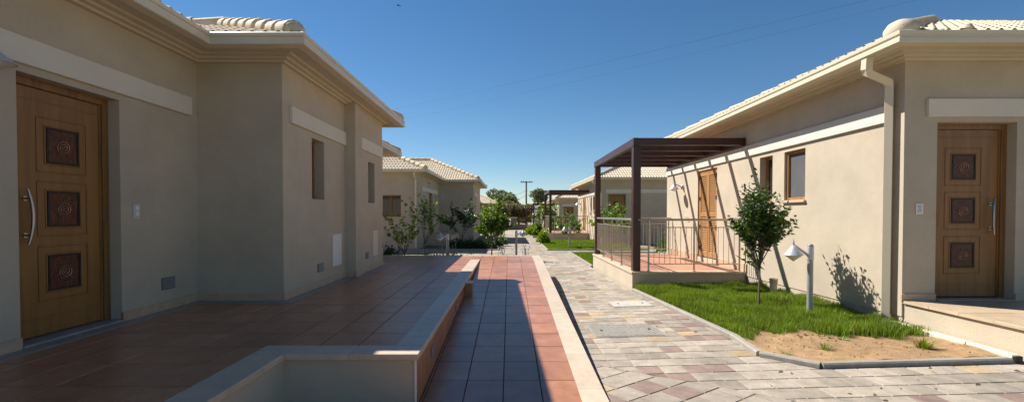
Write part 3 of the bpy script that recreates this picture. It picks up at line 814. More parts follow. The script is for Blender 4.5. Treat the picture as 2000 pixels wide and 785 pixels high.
def right_house(label, dx, dy, dz, near, grp='cream bungalows with tiled roofs'):
    X0 = 4.75+dx; Y0 = 5.5+dy; Y1 = 13.75+dy; X1 = 13+dx; z = dz
    root = thing('house', (X0+3, (Y0+Y1)/2, z), label, 'house', grp)
    zt = 2.93+z; gz = -.8+z
    wl = MB(); off = .012
    ops = [(7.33-5.5, 7.89-5.5, z+1.29, z+2.12), (8.24-5.5, 8.66-5.5, z+1.29, z+2.12), (10.44-5.5, 11.50-5.5, z, z+2.13)]
    wall(wl, (X0, Y0), (X0, Y1), z-.18, zt, (-1, 0), ops, .2)
    wall(wl, (X0+off, Y0), (X0+off, Y1), gz, z-.18, (-1, 0))
    wl.add([(X0, Y0, z-.18), (X0+off, Y0, z-.18), (X0+off, Y1, z-.18), (X0, Y1, z-.18)], [(0, 1, 2, 3)])
    wall(wl, (X0, Y0), (X1, Y0), z-.18, zt, (0, -1), [(.398, 1.358, z+.0, z+2.16)], .3)
    wall(wl, (X0+off, Y0+off), (X1, Y0+off), gz, z-.18, (0, -1))
    wall(wl, (X0, Y1), (X1, Y1), gz, zt, (0, 1)); wall(wl, (X1, Y0), (X1, Y1), gz, zt, (1, 0))
    wl.build('wall', M['plaster'], root)
    cornice_and_gutter(root, [(X1, Y1), (X0, Y1), (X0, Y0), (X1, Y0)], zt)
    rf = MB(); e = .46; z0 = zt+.105; ax, bx, ay, by = X0-e, X1+e, Y0-e, Y1+e; run = (by-ay)/2; res = 8 if near else 5
    roof_face(rf, (ax, 0), (0, 1), (1, 0), ay, 1, by, -1, run, z0, res=res)
    roof_face(rf, (0, ay), (1, 0), (0, 1), ax, 1, bx, -1, run, z0, res=res)
    roof_face(rf, (0, by), (1, 0), (0, -1), ax, 1, bx, -1, run, z0, res=4)
    roof_face(rf, (bx, 0), (0, 1), (-1, 0), ay, 1, by, -1, run, z0, res=4)
    rfo = rf.build('roof', M['tile_roof'], root, smooth=True)
    cp = MB(); hz = z0+.03; q = PITCHR
    ridge_caps(cp, (ax+.22, ay+.22, hz+.2*q), (ax+run, ay+run, hz+run*q), r=.10, end=False); cp = nxt(cp, rfo); ridge_caps(cp, (ax+.1, by-.1, hz+.1*q), (ax+run, by-run, hz+run*q))
    cp = nxt(cp, rfo); ridge_caps(cp, (ax+run, ay+run, hz+run*q), (bx-run, ay+run, hz+run*q), end=False)
    cp = nxt(cp, rfo); cp.lathe([(.01, -.1), (.13, -.09), (.165, -.02), (.16, .06), (.12, .12), (.06, .15), (.01, .155)], (ax+.14, ay+.15, hz+.02), 18)
    cp.build('ridge_tile', M['tile_roof'], rfo, smooth=True)
    if near:
        mo = MB()
        for i in range(16):
            x = ax+.16+i*.034; r0 = .075-.0028*i+rng.uniform(-.012, .012)
            mo.lathe([(.01, -r0), (r0*.8, -r0*.6), (r0, 0), (r0*.7, r0*.7), (.01, r0)], (x, ay+.07+rng.uniform(-.015, .015), hz-.01+rng.uniform(-.01, .01)), 7)
        mo.build('mortar_bedding', M['mortar'], rfo, smooth=True)
        m2 = MB(); m2.lathe([(.01, -.05), (.06, -.04), (.075, .01), (.05, .055), (.01, .07)], (ax+.80, ay+.08, hz+.035), 14); m2.build('tile_end', M['tile_roof'], rfo, smooth=True)
    bands(root, [((X0, Y0+.17, z), (0, 1), (-1, 0), Y1-Y0-.2, 2.20, .035), ((X0+.26, Y0, z), (1, 0), (0, -1), 3.5, 2.22, .035)])
    window(root, (X0+.07, 7.61+dy, z+1.292), (0, 1), (-1, 0), .556, .826, sill=.06, proj=.05, pane='screen', fw=.045)
    window(root, (X0+.14, 8.45+dy, z+1.292), (0, 1), (-1, 0), .416, .826, sill=.13, proj=.05, pane='glass')
    shutter_door(root, (X0+.06, 10.97+dy, z+.002), (0, 1), (-1, 0), 1.056, 2.12)
    door(root, (X0+.398+.48, Y0+.15, z+.028), (1, 0), (0, -1), .957, 2.13, hside=1, full=near)
    d = MB(); xg = X0-.44
    d.tube([(xg, Y0+.02, zt-.0), (xg, Y0+.03, zt-.13), (xg+.03, Y0+.05, zt-.17), (X0-.10, Y0+.13, zt-.25), (X0-.062, Y0+.15, zt-.31), (X0-.06, Y0+.16, z+.3), (X0-.06, Y0+.16, z-.31)], .060, 4, rot=.785)
    d.build('downspout', M['gutter'], root, bevel=.012)
    wall_lamp(root, (X0, 12.45+dy, z+1.78), (-1, 0), .26)
    split_boxes('skirting', M['marble'], root, [(X0-.016, X0+.397, Y0-.018, Y0-.001, z+.002, z+.095), (X0+1.359, X1, Y0-.018, Y0-.001, z+.002, z+.095),
        (X0-.016, X0-.001, 9.1+dy, 10.43+dy, z-.1, z+.06), (X0-.016, X0-.001, 11.51+dy, 13.5+dy, z-.1, z+.06)])
    if near:
        sw = plate(root, 'switch_plate', (X0+.19, Y0, z+1.12), (1, 0), (0, -1), .085, .13, M['white'], t=.012)
        for za_ in (.005, -.045):
            s = MB(FR((X0+.19, Y0, z+1.12), (1, 0), (0, -1))); s.box(-.022, .022, .0125, .018, za_, za_+.04, bv=.002); s.build('button', M['switch'], sw)
        for y in (9.65, 12.1):
            h_ = MB(FR((X0, y, z+.97), (0, 1), (-1, 0))); h_.tube([(0, 0, 0), (0, .09, 0)], .009, 6); h_.tube([(-.03, .09, 0), (.05, .09, .01)], .009, 6); h_.build('shutter_hook', M['galv'], root)
    return root

HR = [right_house('sunlit cream bungalow on the right with a panelled door and tree shadow', 0, 0, 0, True),
      right_house('second cream bungalow on the right behind the near pergola', .25, 19.4, 0, False),
      right_house('third cream bungalow on the right beyond the second pergola', .2, 39.4, -.35, False),
      right_house('farthest cream bungalow on the right near the utility pole', .3, 60.0, -.6, False)]

# porch of right house
po = thing('porch', (6.5, 4.8, -.4), 'raised entrance porch with stone slab and cream sides at the right edge', 'porch')
b = MB(); b.box(4.772, 9.2, 4.17, 5.505, -.6, -.022); b.build('base', M['plaster'], po)
b = MB(); x = 4.745
while x < 9.2:
    b.box(x+.001, x+.8, 4.14, 4.45, -.021, .014, bv=.004); x += .801
tile_field(b, rect(4.745, 9.2, 4.451, 5.49), (4.745, 4.451), 0, .6, .347, .003, lambda x, y: .012, bev=.002, depth=.03)
b.build('slab', M['slab'], po)
b = MB(); b.box(5.15, 6.10, 5.44, 5.62, .015, .028, bv=.003); b.build('threshold', M['slab'], po)
# drain channel
dc = thing('drain_channel', (4.7, 5, -.3), 'cream rectangular drain pipe lying along the porch with black end', 'drainpipe')
b = MB(); b.box(4.645, 4.735, 4.19, 5.72, -.315, -.245, bv=.012); b.build('pipe', M['gutter'], dc, smooth=True)
b = MB(); b.box(4.655, 4.725, 4.17, 4.189, -.308, -.252, bv=.004); b.build('end_cap', M['black'], dc)
b = MB(); b.box(4.638, 4.742, 4.62, 4.66, -.32, -.238, bv=.008); b.build('bracket', M['gutter'], dc)

# verandas, railings, pergolas
def veranda(label, dx, dy, dz, near):
    x0, x1, y0, y1 = 2.45, 4.75+dx, 9.12+dy, 13.45+dy; zt = -.10+dz
    vd = thing('veranda', ((x0+x1)/2, (y0+y1)/2, G(2, y0)), label, 'veranda', 'raised verandas')
    gz = G(3, y0)-.2
    b = MB(); b.box(x0+.02, x1-.002, y0+.02, y1-.02, gz, zt-.046); b.build('base', M['plaster'], vd)
    c = MB(); k = .2
    n = 4 if near else 1
    for i in range(n):
        a = y0+k+(y1-y0-2*k)*i/n; q = y0+k+(y1-y0-2*k)*(i+1)/n; c.box(x0, x0+k, a+.001, q-.001, zt-.045, zt+.002, bv=.004)
    n = 3 if near else 1
    for i in range(n):
        a = x0+(x1-x0-.003)*i/n; q = x0+(x1-x0-.003)*(i+1)/n
        c.box(a+.001, q-.001, y0, y0+k-.001, zt-.045, zt+.002, bv=.004); c.box(a+.001, q-.001, y1-k+.001, y1, zt-.045, zt+.002, bv=.004)
    c.build('coping', M['coping'], vd)
    f = MB(); tile_field(f, rect(x0+k, x1-.005, y0+k, y1-k), (x0+k, y0+k), 0, .33, .33, .006, lambda x, y: zt, bev=.002, depth=.006)
    f.box(x0+k, x1-.005, y0+k, y1-k, zt-.045, zt-.005); f.build('tiled_floor', M['terra_pale'], vd)
    return vd

def railing(label, dx, dy, dz, near):
    x0, x1, y0, y1 = 2.55, 4.66+dx, 9.22+dy, 13.33+dy; zb = -.098+dz; zt = .945+dz
    rl = thing('railing', ((x0+x1)/2, y0, zb), label, 'railing', 'steel veranda railings')
    def rail(p, q, zz, r, nm='rail'):
        b = MB(); b.tube([(*p, zz), (*q, zz)], r, 10); b.build(nm, M['steel'], rl, smooth=True)
    def post(x, y):
        b = MB(); b.tube([(x, y, zb), (x, y, zt-.02)], .019, 10); b.lathe([(.042, 0), (.042, .006), (.025, .01)], (x, y, zb), 14); b.build('post', M['steel'], rl, smooth=True)
    proto = [None]
    def bal(x, y, z0_, z1_):
        if proto[0] is None:
            b = MB(); b.tube([(0, 0, 0), (0, 0, 1)], .0065, 6, cap=False); me = b.build('baluster', M['steel']); proto[0] = me
            o = me
        else:
            o = proto[0].copy(); COL.objects.link(o)
        o.parent = rl; o.location = (x-ORG[rl.name].x, y-ORG[rl.name].y, z0_-ORG[rl.name].z); o.scale = (1, 1, z1_-z0_)
    sides = []
    fx0 = x0+.27                                            # front run starts beyond the pergola post
    sides.append(((fx0, y0), (x1, y0), 3)); sides.append(((x0, y0+.12), (x0, y1), 5)); sides.append(((x0+.2, y1), (x1, y1), 3))
    rail((x0+.05, y0), (x1+.07, y0), zt, .024, 'handrail'); rail((x0, y0), (x0, y1), zt, .024, 'handrail'); rail((x0, y1), (x1+.07, y1), zt, .024, 'handrail')
    for si, (p, q, n) in enumerate(sides):
        L = math.hypot(q[0]-p[0], q[1]-p[1]); u = ((q[0]-p[0])/L, (q[1]-p[1])/L)
        for i in range(n): post(p[0]+u[0]*L*i/(n-1), p[1]+u[1]*L*i/(n-1))
        if not near and si: sp = .22
        else: sp = .105 if si != 1 else .085
        for zz in (zt-.155, zb+.15): rail(p, q, zz, .011)
        nb = int(L/sp)
        for i in range(1, nb):
            s_ = L*i/nb
            if min(abs(s_-L*k/(n-1)) for k in range(n)) < .03: continue
            bal(p[0]+u[0]*s_, p[1]+u[1]*s_, zb+.15, zt-.155)
    return rl

def pergola(label, dx, dy, dz, near):
    xo, xw, y0, y1 = 2.5, 4.735+dx, 9.2+dy, 13.4+dy; zb = -.096+dz; top = 2.59+dz
    pg = thing('pergola', (xo, y0, zb), label, 'pergola', 'dark brown timber pergolas')
    for y in (y0, y1-.15):
        b = MB(); b.box(xo, xo+.15, y, y+.15, zb, top-.165, bv=.006); b.build('post', M['pergola'], pg)
    b = MB(); b.box(xo-.01, xo+.09, y0-.03, y1+.03, top-.164, top, bv=.006); b.build('outer_beam', M['pergola'], pg)
    b = MB(); b.box(xw-.09, xw, y0-.03, y1+.03, top-.164, top-.002, bv=.006); b.build('wall_beam', M['pergola'], pg)
    for i in range(6):
        y = y0-.03+(y1-y0+.06-.07)*i/5
        b = MB(); b.box(xo+.092, xw-.092, y, y+.07, top-.15, top-.004, bv=.005); b.build('rafter', M['pergola'], pg)
    return pg
spots = [('nearest', 0, 0, 0, True), ('second', .25, 19.4, 0, False), ('third', .2, 39.4, -.35, False), ('farthest', .3, 60.0, -.6, False)]
where = ['beside the near lawn', 'behind the yellow-green shrub', 'behind the second pergola', 'beside the utility pole']
for (wd, dx, dy, dz, nr), wh in zip(spots, where):
    veranda(f'{wd} cream veranda platform with tiled floor, {wh}', dx, dy, dz, nr)
    if dy < 50: railing(f'{wd} brushed steel railing around the veranda, {wh}', dx, dy, dz, nr)
    pergola(f'{wd} dark brown pergola standing on the veranda, {wh}', dx, dy, dz, nr)

# ================================================================== small things
for (x0, x1, y0, y1, lb) in ((1.05, 1.92, 5.52, 6.14, 'larger patterned concrete manhole cover in the paving, nearer'), (1.70, 2.37, 7.4, 7.92, 'smaller plain pale manhole cover near the veranda')):
    mh = thing('manhole_cover', ((x0+x1)/2, (y0+y1)/2, G(x0, y0)), lb, 'manhole cover', 'manhole covers')
    zz = lambda x, y: G(x, y)
    def slab(x0, x1, y0, y1, h, mt, nm):
        b = MB(); b.add([(x0, y0, zz(x0, y0)+h), (x1, y0, zz(x1, y0)+h), (x1, y1, zz(x1, y1)+h), (x0, y1, zz(x0, y1)+h), (x0, y0, zz(x0, y0)-.02), (x1, y0, zz(x1, y0)-.02), (x1, y1, zz(x1, y1)-.02), (x0, y1, zz(x0, y1)-.02)],
                       [(0, 1, 2, 3), (0, 1, 5, 4), (1, 2, 6, 5), (2, 3, 7, 6), (3, 0, 4, 7)]); return b.build(nm, mt, mh)
    slab(x0, x1, y0, y1, .0035, M['kerb'], 'frame'); slab(x0+.022, x1-.022, y0+.022, y1-.022, .0075, M['coverdark'] if 'patterned' in lb else M['manhole'], 'cover')
    b = MB(); nx = int((x1-x0-.1)/.035); ny = int((y1-y0-.1)/.035)
    if 'patterned' in lb:
        for i in range(nx):
            for j in range(ny):
                cx = x0+.06+i*.035; cy = y0+.06+j*.035; z_ = zz(cx, cy)+.0078; a = .012 if (i+j) % 2 else .004; c_ = .004 if (i+j) % 2 else .012
                b.add([(cx-a, cy-c_, z_), (cx+a, cy-c_, z_), (cx+a, cy+c_, z_), (cx-a, cy+c_, z_), (cx-a*.6, cy-c_*.6, z_+.0035), (cx+a*.6, cy-c_*.6, z_+.0035), (cx+a*.6, cy+c_*.6, z_+.0035), (cx-a*.6, cy+c_*.6, z_+.0035)],
                      [(4, 5, 6, 7), (0, 1, 5, 4), (1, 2, 6, 5), (2, 3, 7, 6), (3, 0, 4, 7)])
        b.build('tread_pattern', M['manhole'], mh)
    for lx in (x0+.13, x1-.13):
        b = MB(); b.lathe([(.018, 0), (.018, .002), (.012, .0021)], (lx, (y0+y1)/2, zz(lx, y0)+.012), 12); b.build('lifting_hole', M['black'], mh)

def garden_lamp():
    t = bpy.data.objects.new('garden_lamp', None); COL.objects.link(t); ORG[t.name] = Vector()
    b = MB(); b.lathe([(.036, -.05), (.036, .97), (.038, .972), (.038, .985), (.03, 1.0), (.01, 1.008)], (0, 0, 0), 20)
    b.lathe([(.042, .60), (.042, .62)], (0, 0, 0), 20) if False else None
    b.build('post', M['galv'], t, smooth=True)
    a = MB(); a.lathe([(.041, .80), (.043, .81), (.043, .96), (.041, .97)], (0, 0, 0), 16)
    a.tube([(-.035, 0, .86), (-.09, 0, .90), (-.225, 0, 1.0)], [.02, .017, .012], 8); a.build('arm', M['lampgrey'], t, smooth=True)
    s = MB(); s.lathe([(.006, 1.07), (.008, 1.04), (.014, 1.035), (.014, .99), (.024, .985), (.045, .955), (.115, .865), (.118, .858), (.112, .858), (.03, .93)], (-.225, 0, 0), 28)
    so_ = s.build('shade', M['lampgrey'], t, smooth=True)
    d = MB(); d.lathe([(.108, .8575), (.10, .85), (.004, .775)], (-.225, 0, 0), 24); d.build('diffuser', M['lens'], so_, smooth=True)
    return t
LP = [(4.0, 6.05, 0, 'grey garden lamp with conical shade on the near lawn'),
      (.235, 15.5, R(180), 'garden lamp with shade to the right, on the bed behind the ramp'),
      (-1.85, 13.6, R(20), 'garden lamp beside the silvery plants behind the terrace'),
      (2.72, 20.6, 0, 'garden lamp on the far lawn before the second veranda'),
      (2.0, 35.5, R(10), 'garden lamp by the path beyond the second pergola'),
      (-1.0, 45.5, R(150), 'farthest garden lamp by the stone pillar')]
l0 = garden_lamp()
for i, (x, y, rz, lb) in enumerate(LP):
    o = l0 if i == 0 else copy_tree(l0)
    o.location = (x, y, ZL(x, y)-.01 if i == 0 else G(x, y)); o.rotation_euler.z = rz
    tag(o, lb, 'garden lamp', 'grey garden lamps')

vp = thing('vent_pipe', (4.56, 7.85, -.42), 'short beige capped vent pipe in the grass by the wall', 'vent pipe')
b = MB(); b.lathe([(.058, -.05), (.058, .27)], (4.56, 7.85, -.40), 18); b.build('pipe', M['mortar'], vp, smooth=True)
b = MB(); b.lathe([(.066, .271), (.066, .30), (.06, .302), (.06, .315), (.068, .318), (.068, .345), (.05, .352)], (4.56, 7.85, -.40), 18); b.build('cap', M['marble'], vp, smooth=True)

# utility pole and cables
up = thing('utility_pole', (2.95, 80, G(3, 80)), 'tall wooden utility pole with crossarm at the end of the path', 'utility pole')
zg = G(3, 80); zt_ = 1.05+65*80/890
b = MB(); b.tube([(2.95, 80, zg), (2.95, 80, zt_)], [.17, .12], 10); b.build('pole', M['pole'], up, smooth=True)
b = MB(); b.box(1.95, 4.05, 79.9, 79.99, zt_-.25, zt_-.11)
b.build('crossarm', M['pole'], up)
for dx in (-.95, -.55, .5, .95):
    b = MB(); b.lathe([(.05, 0), (.07, .05), (.04, .12), (.06, .17), (.03, .22)], (3+dx, 79.95, zt_-.11), 8); b.build('insulator', M['galv'], up)
def cable(p, q, sag, r, label):
    b = MB(); P = []
    for i in range(41):
        t = i/40; P.append((p[0]+(q[0]-p[0])*t, p[1]+(q[1]-p[1])*t, p[2]+(q[2]-p[2])*t-sag*4*t*(1-t)))
    b.tube(P, r, 5, cap=False); tag(b.build('cable', M['wire']), label, 'cable', 'overhead cables')
def PX(x, y, d): return ((x-995)*d/890, d, 1.05+(419-y)*d/890)
cable((2.95, 80, zt_-1.6), PX(935, 392, 110), .8, .02, 'thin cable sagging from the utility pole to the left')
cable((2.95, 80, zt_-1.6), PX(1130, 398, 52), .3, .016, 'thin cable from the utility pole to the right roofs')
cable((2.95, 80, zt_-2.4), PX(985, 400, 100), .3, .02, 'short lower cable from the utility pole to the left trees')
cable(PX(1960, -60, 22), PX(640, 238, 130), .6, .006, 'upper overhead cable crossing the blue sky')
cable(PX(2060, -62, 22), PX(640, 262, 130), .6, .005, 'lower overhead cable crossing the blue sky')

# stone pillar and low wall at the far end
st = thing('stone_pillar', (-.2, 62, G(0, 62)), 'square stone gate pillar at the end of the path', 'pillar')
b = MB(); z = G(0, 62); b.box(.2, 1.0, 62, 62.8, z-.3, z+1.55, bv=.04); b.build('shaft', M['stone'], st)
b = MB(); b.box(.12, 1.08, 61.92, 62.88, z+1.551, z+1.68, bv=.03); b.build('cap', M['marble'], st)
lw = MB(); lw.box(-8, .19, 62.2, 62.6, z-.3, z+.55, bv=.04); tag(lw.build('low_wall', M['stone']), 'low stone boundary wall left of the stone pillar', 'wall')
lw = MB(); lw.box(1.01, 2.4, 62.2, 62.6, z-.3, z+.75, bv=.04); tag(lw.build('low_wall', M['stone']), 'short stone boundary wall right of the stone pillar', 'wall')

# bird
bz = PX(780, 15, 40)
bi = MB(); bi.tube([(bz[0]-.16, 40, bz[2]+.03), (bz[0]-.09, 40, bz[2]+.01), (bz[0], 40, bz[2]), (bz[0]+.12, 40, bz[2]-.03), (bz[0]+.2, 40, bz[2]-.05)], [.01, .035, .04, .02, .03], 8)
bi.add([(bz[0]-.05, 40, bz[2]), (bz[0]+.06, 40, bz[2]), (bz[0]-.02, 39.75, bz[2]+.1), (bz[0]-.0, 39.5, bz[2]+.05), (bz[0]-.02, 40.25, bz[2]+.1), (bz[0]-.0, 40.5, bz[2]+.05)], [(0, 1, 3, 2), (0, 1, 5, 4)])
tag(bi.build('bird', M['feather']), 'tiny dark bird flying high in the sky', 'bird')

# ================================================================== trees and shrubs
def leafmesh(name, P, D, size, m, parent, wr=.32, droop=.25, var=.3):
    """P (N,3) base points, D (N,3) directions; six-point folded leaves"""
    n = len(P); D = D/np.linalg.norm(D, axis=1, keepdims=True)
    rnd = NR.normal(size=(n, 3)); S = np.cross(D, rnd); S /= np.linalg.norm(S, axis=1, keepdims=True)
    U = np.cross(S, D); L = size*(1-var+2*var*NR.rand(n))[:, None]; Wd = L*wr
    dn = np.array([0, 0, -1.0])*L*droop
    p0 = P; m1 = P+D*L*.42; tip = P+D*L+dn
    up = U*Wd*.35
    v = np.stack([p0, m1+S*Wd+up+dn*.2, tip, m1-S*Wd+up+dn*.2], 1).reshape(-1, 3)
    b0 = np.arange(n)[:, None]*4
    f = np.concatenate([b0+np.array([[0, 1, 2]]), b0+np.array([[0, 2, 3]])], 0)
    return npmesh(name, v, f, m, parent)

def grow(p, d, length, r, depth, out, leaves, cfg, rr):
    n = 4; pts = [Vector(p)]; rad = [r]; cur = Vector(p); dd = Vector(d).normalized()
    for i in range(n):
        dd = (dd+Vector((rr.uniform(-1, 1), rr.uniform(-1, 1), rr.uniform(-.4, 1)*cfg.get('up', .6)))*cfg.get('wander', .16)).normalized()
        cur = cur+dd*length/n; pts.append(cur.copy()); rad.append(r*(1-.55*(i+1)/n))
    out.append((pts, rad))
    if depth <= cfg.get('leafdepth', 1):
        nl = cfg['nl']
        for i in range(nl):
            t = (i+rr.random())/nl*(n-.001); k = int(t); q = pts[k].lerp(pts[k+1], t-k)
            a = Vector((rr.uniform(-1, 1), rr.uniform(-1, 1), rr.uniform(-.5, .8)))
            leaves.append((tuple(q), tuple((a.normalized()+dd*.5))))
    if depth > 0:
        kids = cfg['kids']
        for i in range(kids):
            b0_ = cfg.get('bare', .25) if depth == 2 else .2; t = (b0_+(1-b0_)*(i+1)/kids)*n-.01; k = min(n-1, int(t)); q = pts[k].lerp(pts[k+1], t-k)
            a = rr.uniform(0, 6.283); sp = cfg.get('spread', .8)
            nd = (dd+Vector((math.cos(a)*sp, math.sin(a)*sp, rr.uniform(-.15, .35)))).normalized()
            grow(q, nd, length*rr.uniform(.5, .8), max(.0015, rad[k]*.6), depth-1, out, leaves, cfg, rr)

def sapling(name, loc, label, cat, grp, trunk_h, trunk_r, limbs, cfg, leafsize, lm, seed, lean=(0, 0), wr=.3, leaf_name='crown', trunks=1):
    rr = random.Random(seed); root = thing(name, loc, label, cat, grp); o = Vector(loc); out = []; leaves = []
    fork = o+Vector((lean[0], lean[1], trunk_h))
    pts = [o-Vector((0, 0, .03)), o+Vector((lean[0]*.3+rr.uniform(-.02, .02), lean[1]*.3, trunk_h*.4)), o+Vector((lean[0]*.7+rr.uniform(-.015, .015), lean[1]*.7, trunk_h*.75)), fork]
    out.append((pts, [trunk_r*1.2, trunk_r, trunk_r*.9, trunk_r*.8]))
    for (dx, dy, dz, L, dep) in limbs:
        grow(fork-Vector((0, 0, rr.uniform(0, .12)*trunk_h)), (dx, dy, dz), L, trunk_r*.55, dep, out, leaves, cfg, rr)
    b = MB()
    for p, r in out: b.tube(p, r, 6 if r[0] > .004 else 4, cap=False)
    b.build('trunk', M['bark'], root, smooth=True)
    P = np.array([l[0] for l in leaves]); D = np.array([l[1] for l in leaves])
    if isinstance(lm, tuple):
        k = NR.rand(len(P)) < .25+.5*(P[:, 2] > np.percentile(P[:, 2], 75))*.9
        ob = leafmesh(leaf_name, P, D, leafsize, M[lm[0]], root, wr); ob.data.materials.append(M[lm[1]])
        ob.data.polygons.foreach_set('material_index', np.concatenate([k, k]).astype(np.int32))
    else: leafmesh(leaf_name, P, D, leafsize, M[lm], root, wr)
    return root

SG = 'young garden trees'
x, y = 3.77, 6.87
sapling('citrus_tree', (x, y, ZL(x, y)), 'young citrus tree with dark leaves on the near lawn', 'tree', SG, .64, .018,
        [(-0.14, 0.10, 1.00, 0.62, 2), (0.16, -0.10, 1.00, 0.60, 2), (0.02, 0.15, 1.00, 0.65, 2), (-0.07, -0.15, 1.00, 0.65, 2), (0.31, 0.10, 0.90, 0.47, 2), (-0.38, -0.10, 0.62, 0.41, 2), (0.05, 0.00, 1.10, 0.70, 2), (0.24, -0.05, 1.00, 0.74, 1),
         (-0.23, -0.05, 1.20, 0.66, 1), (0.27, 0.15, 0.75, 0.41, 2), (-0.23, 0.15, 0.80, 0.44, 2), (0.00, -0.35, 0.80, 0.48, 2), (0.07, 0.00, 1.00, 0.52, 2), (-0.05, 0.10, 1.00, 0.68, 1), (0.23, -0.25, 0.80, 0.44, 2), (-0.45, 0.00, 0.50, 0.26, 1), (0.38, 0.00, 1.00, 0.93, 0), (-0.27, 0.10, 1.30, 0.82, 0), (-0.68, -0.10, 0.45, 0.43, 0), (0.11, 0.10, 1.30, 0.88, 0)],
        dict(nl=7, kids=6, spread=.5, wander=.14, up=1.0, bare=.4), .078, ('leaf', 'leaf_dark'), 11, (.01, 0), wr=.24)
bedz = lambda x, y: G(x, y)+.01
def sp(x, y): return (x, y, bedz(x, y))
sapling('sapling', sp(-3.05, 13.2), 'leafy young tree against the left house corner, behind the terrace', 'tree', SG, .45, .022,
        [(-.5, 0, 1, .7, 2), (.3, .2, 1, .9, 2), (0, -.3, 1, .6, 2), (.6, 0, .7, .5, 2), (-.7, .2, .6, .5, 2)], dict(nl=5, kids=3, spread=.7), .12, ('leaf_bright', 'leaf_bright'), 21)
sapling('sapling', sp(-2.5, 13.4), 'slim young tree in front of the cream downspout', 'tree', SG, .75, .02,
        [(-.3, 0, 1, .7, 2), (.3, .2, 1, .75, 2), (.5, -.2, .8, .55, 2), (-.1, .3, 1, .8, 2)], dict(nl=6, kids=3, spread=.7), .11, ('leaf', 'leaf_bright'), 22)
sapling('sapling', sp(-2.25, 21.8), 'dark young tree against the shaded wall of the second left house', 'tree', SG, .5, .03,
        [(-.6, 0, 1, .9, 2), (.6, .2, .8, .9, 2), (0, .3, 1, .8, 2)], dict(nl=8, kids=5, spread=.9), .15, 'leaf_dark', 23)
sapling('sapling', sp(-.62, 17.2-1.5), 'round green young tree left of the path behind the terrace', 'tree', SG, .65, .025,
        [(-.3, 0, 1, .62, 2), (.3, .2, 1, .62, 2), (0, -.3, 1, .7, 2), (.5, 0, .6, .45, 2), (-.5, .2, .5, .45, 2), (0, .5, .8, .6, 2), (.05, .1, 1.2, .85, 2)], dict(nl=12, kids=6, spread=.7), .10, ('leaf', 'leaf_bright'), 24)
sapling('sapling', sp(2.8, 21.2), 'light green young tree in front of the second veranda', 'tree', SG, .5, .025,
        [(-.3, 0, 1, .65, 2), (.3, .2, 1, .65, 2), (0, -.3, 1, .7, 2), (.6, 0, .5, .5, 2), (-.4, .2, .5, .4, 2)], dict(nl=6, kids=4, spread=.8), .12, ('leaf_bright', 'leaf'), 25)
sapling('sapling', sp(3.75, 17.0), 'green young tree seen through the near veranda railing', 'tree', SG, .7, .022,
        [(-.5, 0, 1, .7, 2), (.5, .2, 1, .7, 2), (0, -.3, 1, .8, 2), (.7, 0, .5, .6, 2), (-.7, 0, .5, .6, 2)], dict(nl=7, kids=5, spread=.9), .12, ('leaf_bright', 'leaf'), 26)
sapling('sapling', (2.9, 37, G(2.9, 37)), 'green young tree beside the third pergola', 'tree', SG, .7, .03,
        [(-.5, 0, 1, 1.0, 2), (.5, .2, 1, 1.0, 2), (0, -.3, 1, 1.1, 2), (.7, 0, .5, .9, 2)], dict(nl=9, kids=5, spread=.9), .2, ('leaf', 'leaf_bright'), 27)

def shrub(name, loc, label, rx, ry, h, n, size, lm, seed, grp='garden shrubs', cat='shrub', wr=.35, upd=.3):
    root = thing(name, loc, label, cat, grp); r0 = np.random.RandomState(seed); rr = random.Random(seed)
    th_ = r0.rand(n)*2*np.pi; ph = np.arccos(1-r0.rand(n)*1.0); rad = .45+.55*r0.rand(n)**.5
    lump = 1+.22*np.sin(3*th_+seed)*np.sin(2.3*ph+seed)+.12*np.sin(7*th_)
    X = loc[0]+rx*rad*lump*np.sin(ph)*np.cos(th_); Y_ = loc[1]+ry*rad*lump*np.sin(ph)*np.sin(th_); Z = loc[2]+h*(.1+.9*rad*lump*np.cos(ph)*r0.uniform(.3, 1.05, n))
    P = np.stack([X, Y_, Z], 1); D = P-np.array(loc); D[:, 2] += upd*h; D += r0.normal(size=D.shape)*.35*np.linalg.norm(D, axis=1, keepdims=True)
    b = MB()
    for i in range(9):
        k = rr.randrange(n); b.tube([(loc[0]+rr.uniform(-.04, .04), loc[1]+rr.uniform(-.04, .04), loc[2]-.02), ((loc[0]+P[k][0])/2, (loc[1]+P[k][1])/2, loc[2]+(P[k][2]-loc[2])*.6), tuple(P[k])], [.012, .008, .003], 5)
    b.build('stem', M['bark'], root); leafmesh('foliage', P, D, size, M[lm], root, wr); return root
shrub('shrub', (1.80, 24.0, G(2, 24)), 'yellow-green bushy shrub beside the path before the second pergola', .30, .32, .80, 800, .13, 'leaf_bright', 1)
shrub('shrub', (1.75, 35.0, G(2, 35)), 'bright green shrub beside the path beyond the second pergola', .45, .45, .85, 900, .15, 'leaf_bright', 2)
shrub('shrub', (2.4, 40, G(2, 40)), 'larger green shrub in front of the third pergola', .55, .6, 1.2, 900, .2, 'leaf', 3)
shrub('shrub', (3.2, 34, G(3, 34)), 'dark green shrub behind the second veranda', .7, .7, 1.4, 900, .18, 'leaf', 4)
for i, (x, y, rx, h) in enumerate(((-1.7, 20.8, .55, .5), (-1.05, 20.7, .5, .55), (-.75, 21.6, .4, .6), (-2.4, 21.0, .5, .45))):
    shrub('low_shrub', (x, y, G(x, y)), ['low dark shrub, second from left in the row left of the path', 'low dark shrub, third from left in the row left of the path', 'low dark shrub nearest the path on the left', 'low dark shrub, leftmost in the row before the second left house'][i], rx, .35, h, 800, .09, 'leaf_dark', 10+i, 'low dark shrubs')
shrub('shrub', (-3.42, 13.0, G(0, 13)), 'dark shrub at the foot of the left house far corner', .3, .3, .75, 700, .09, 'leaf_dark', 31)
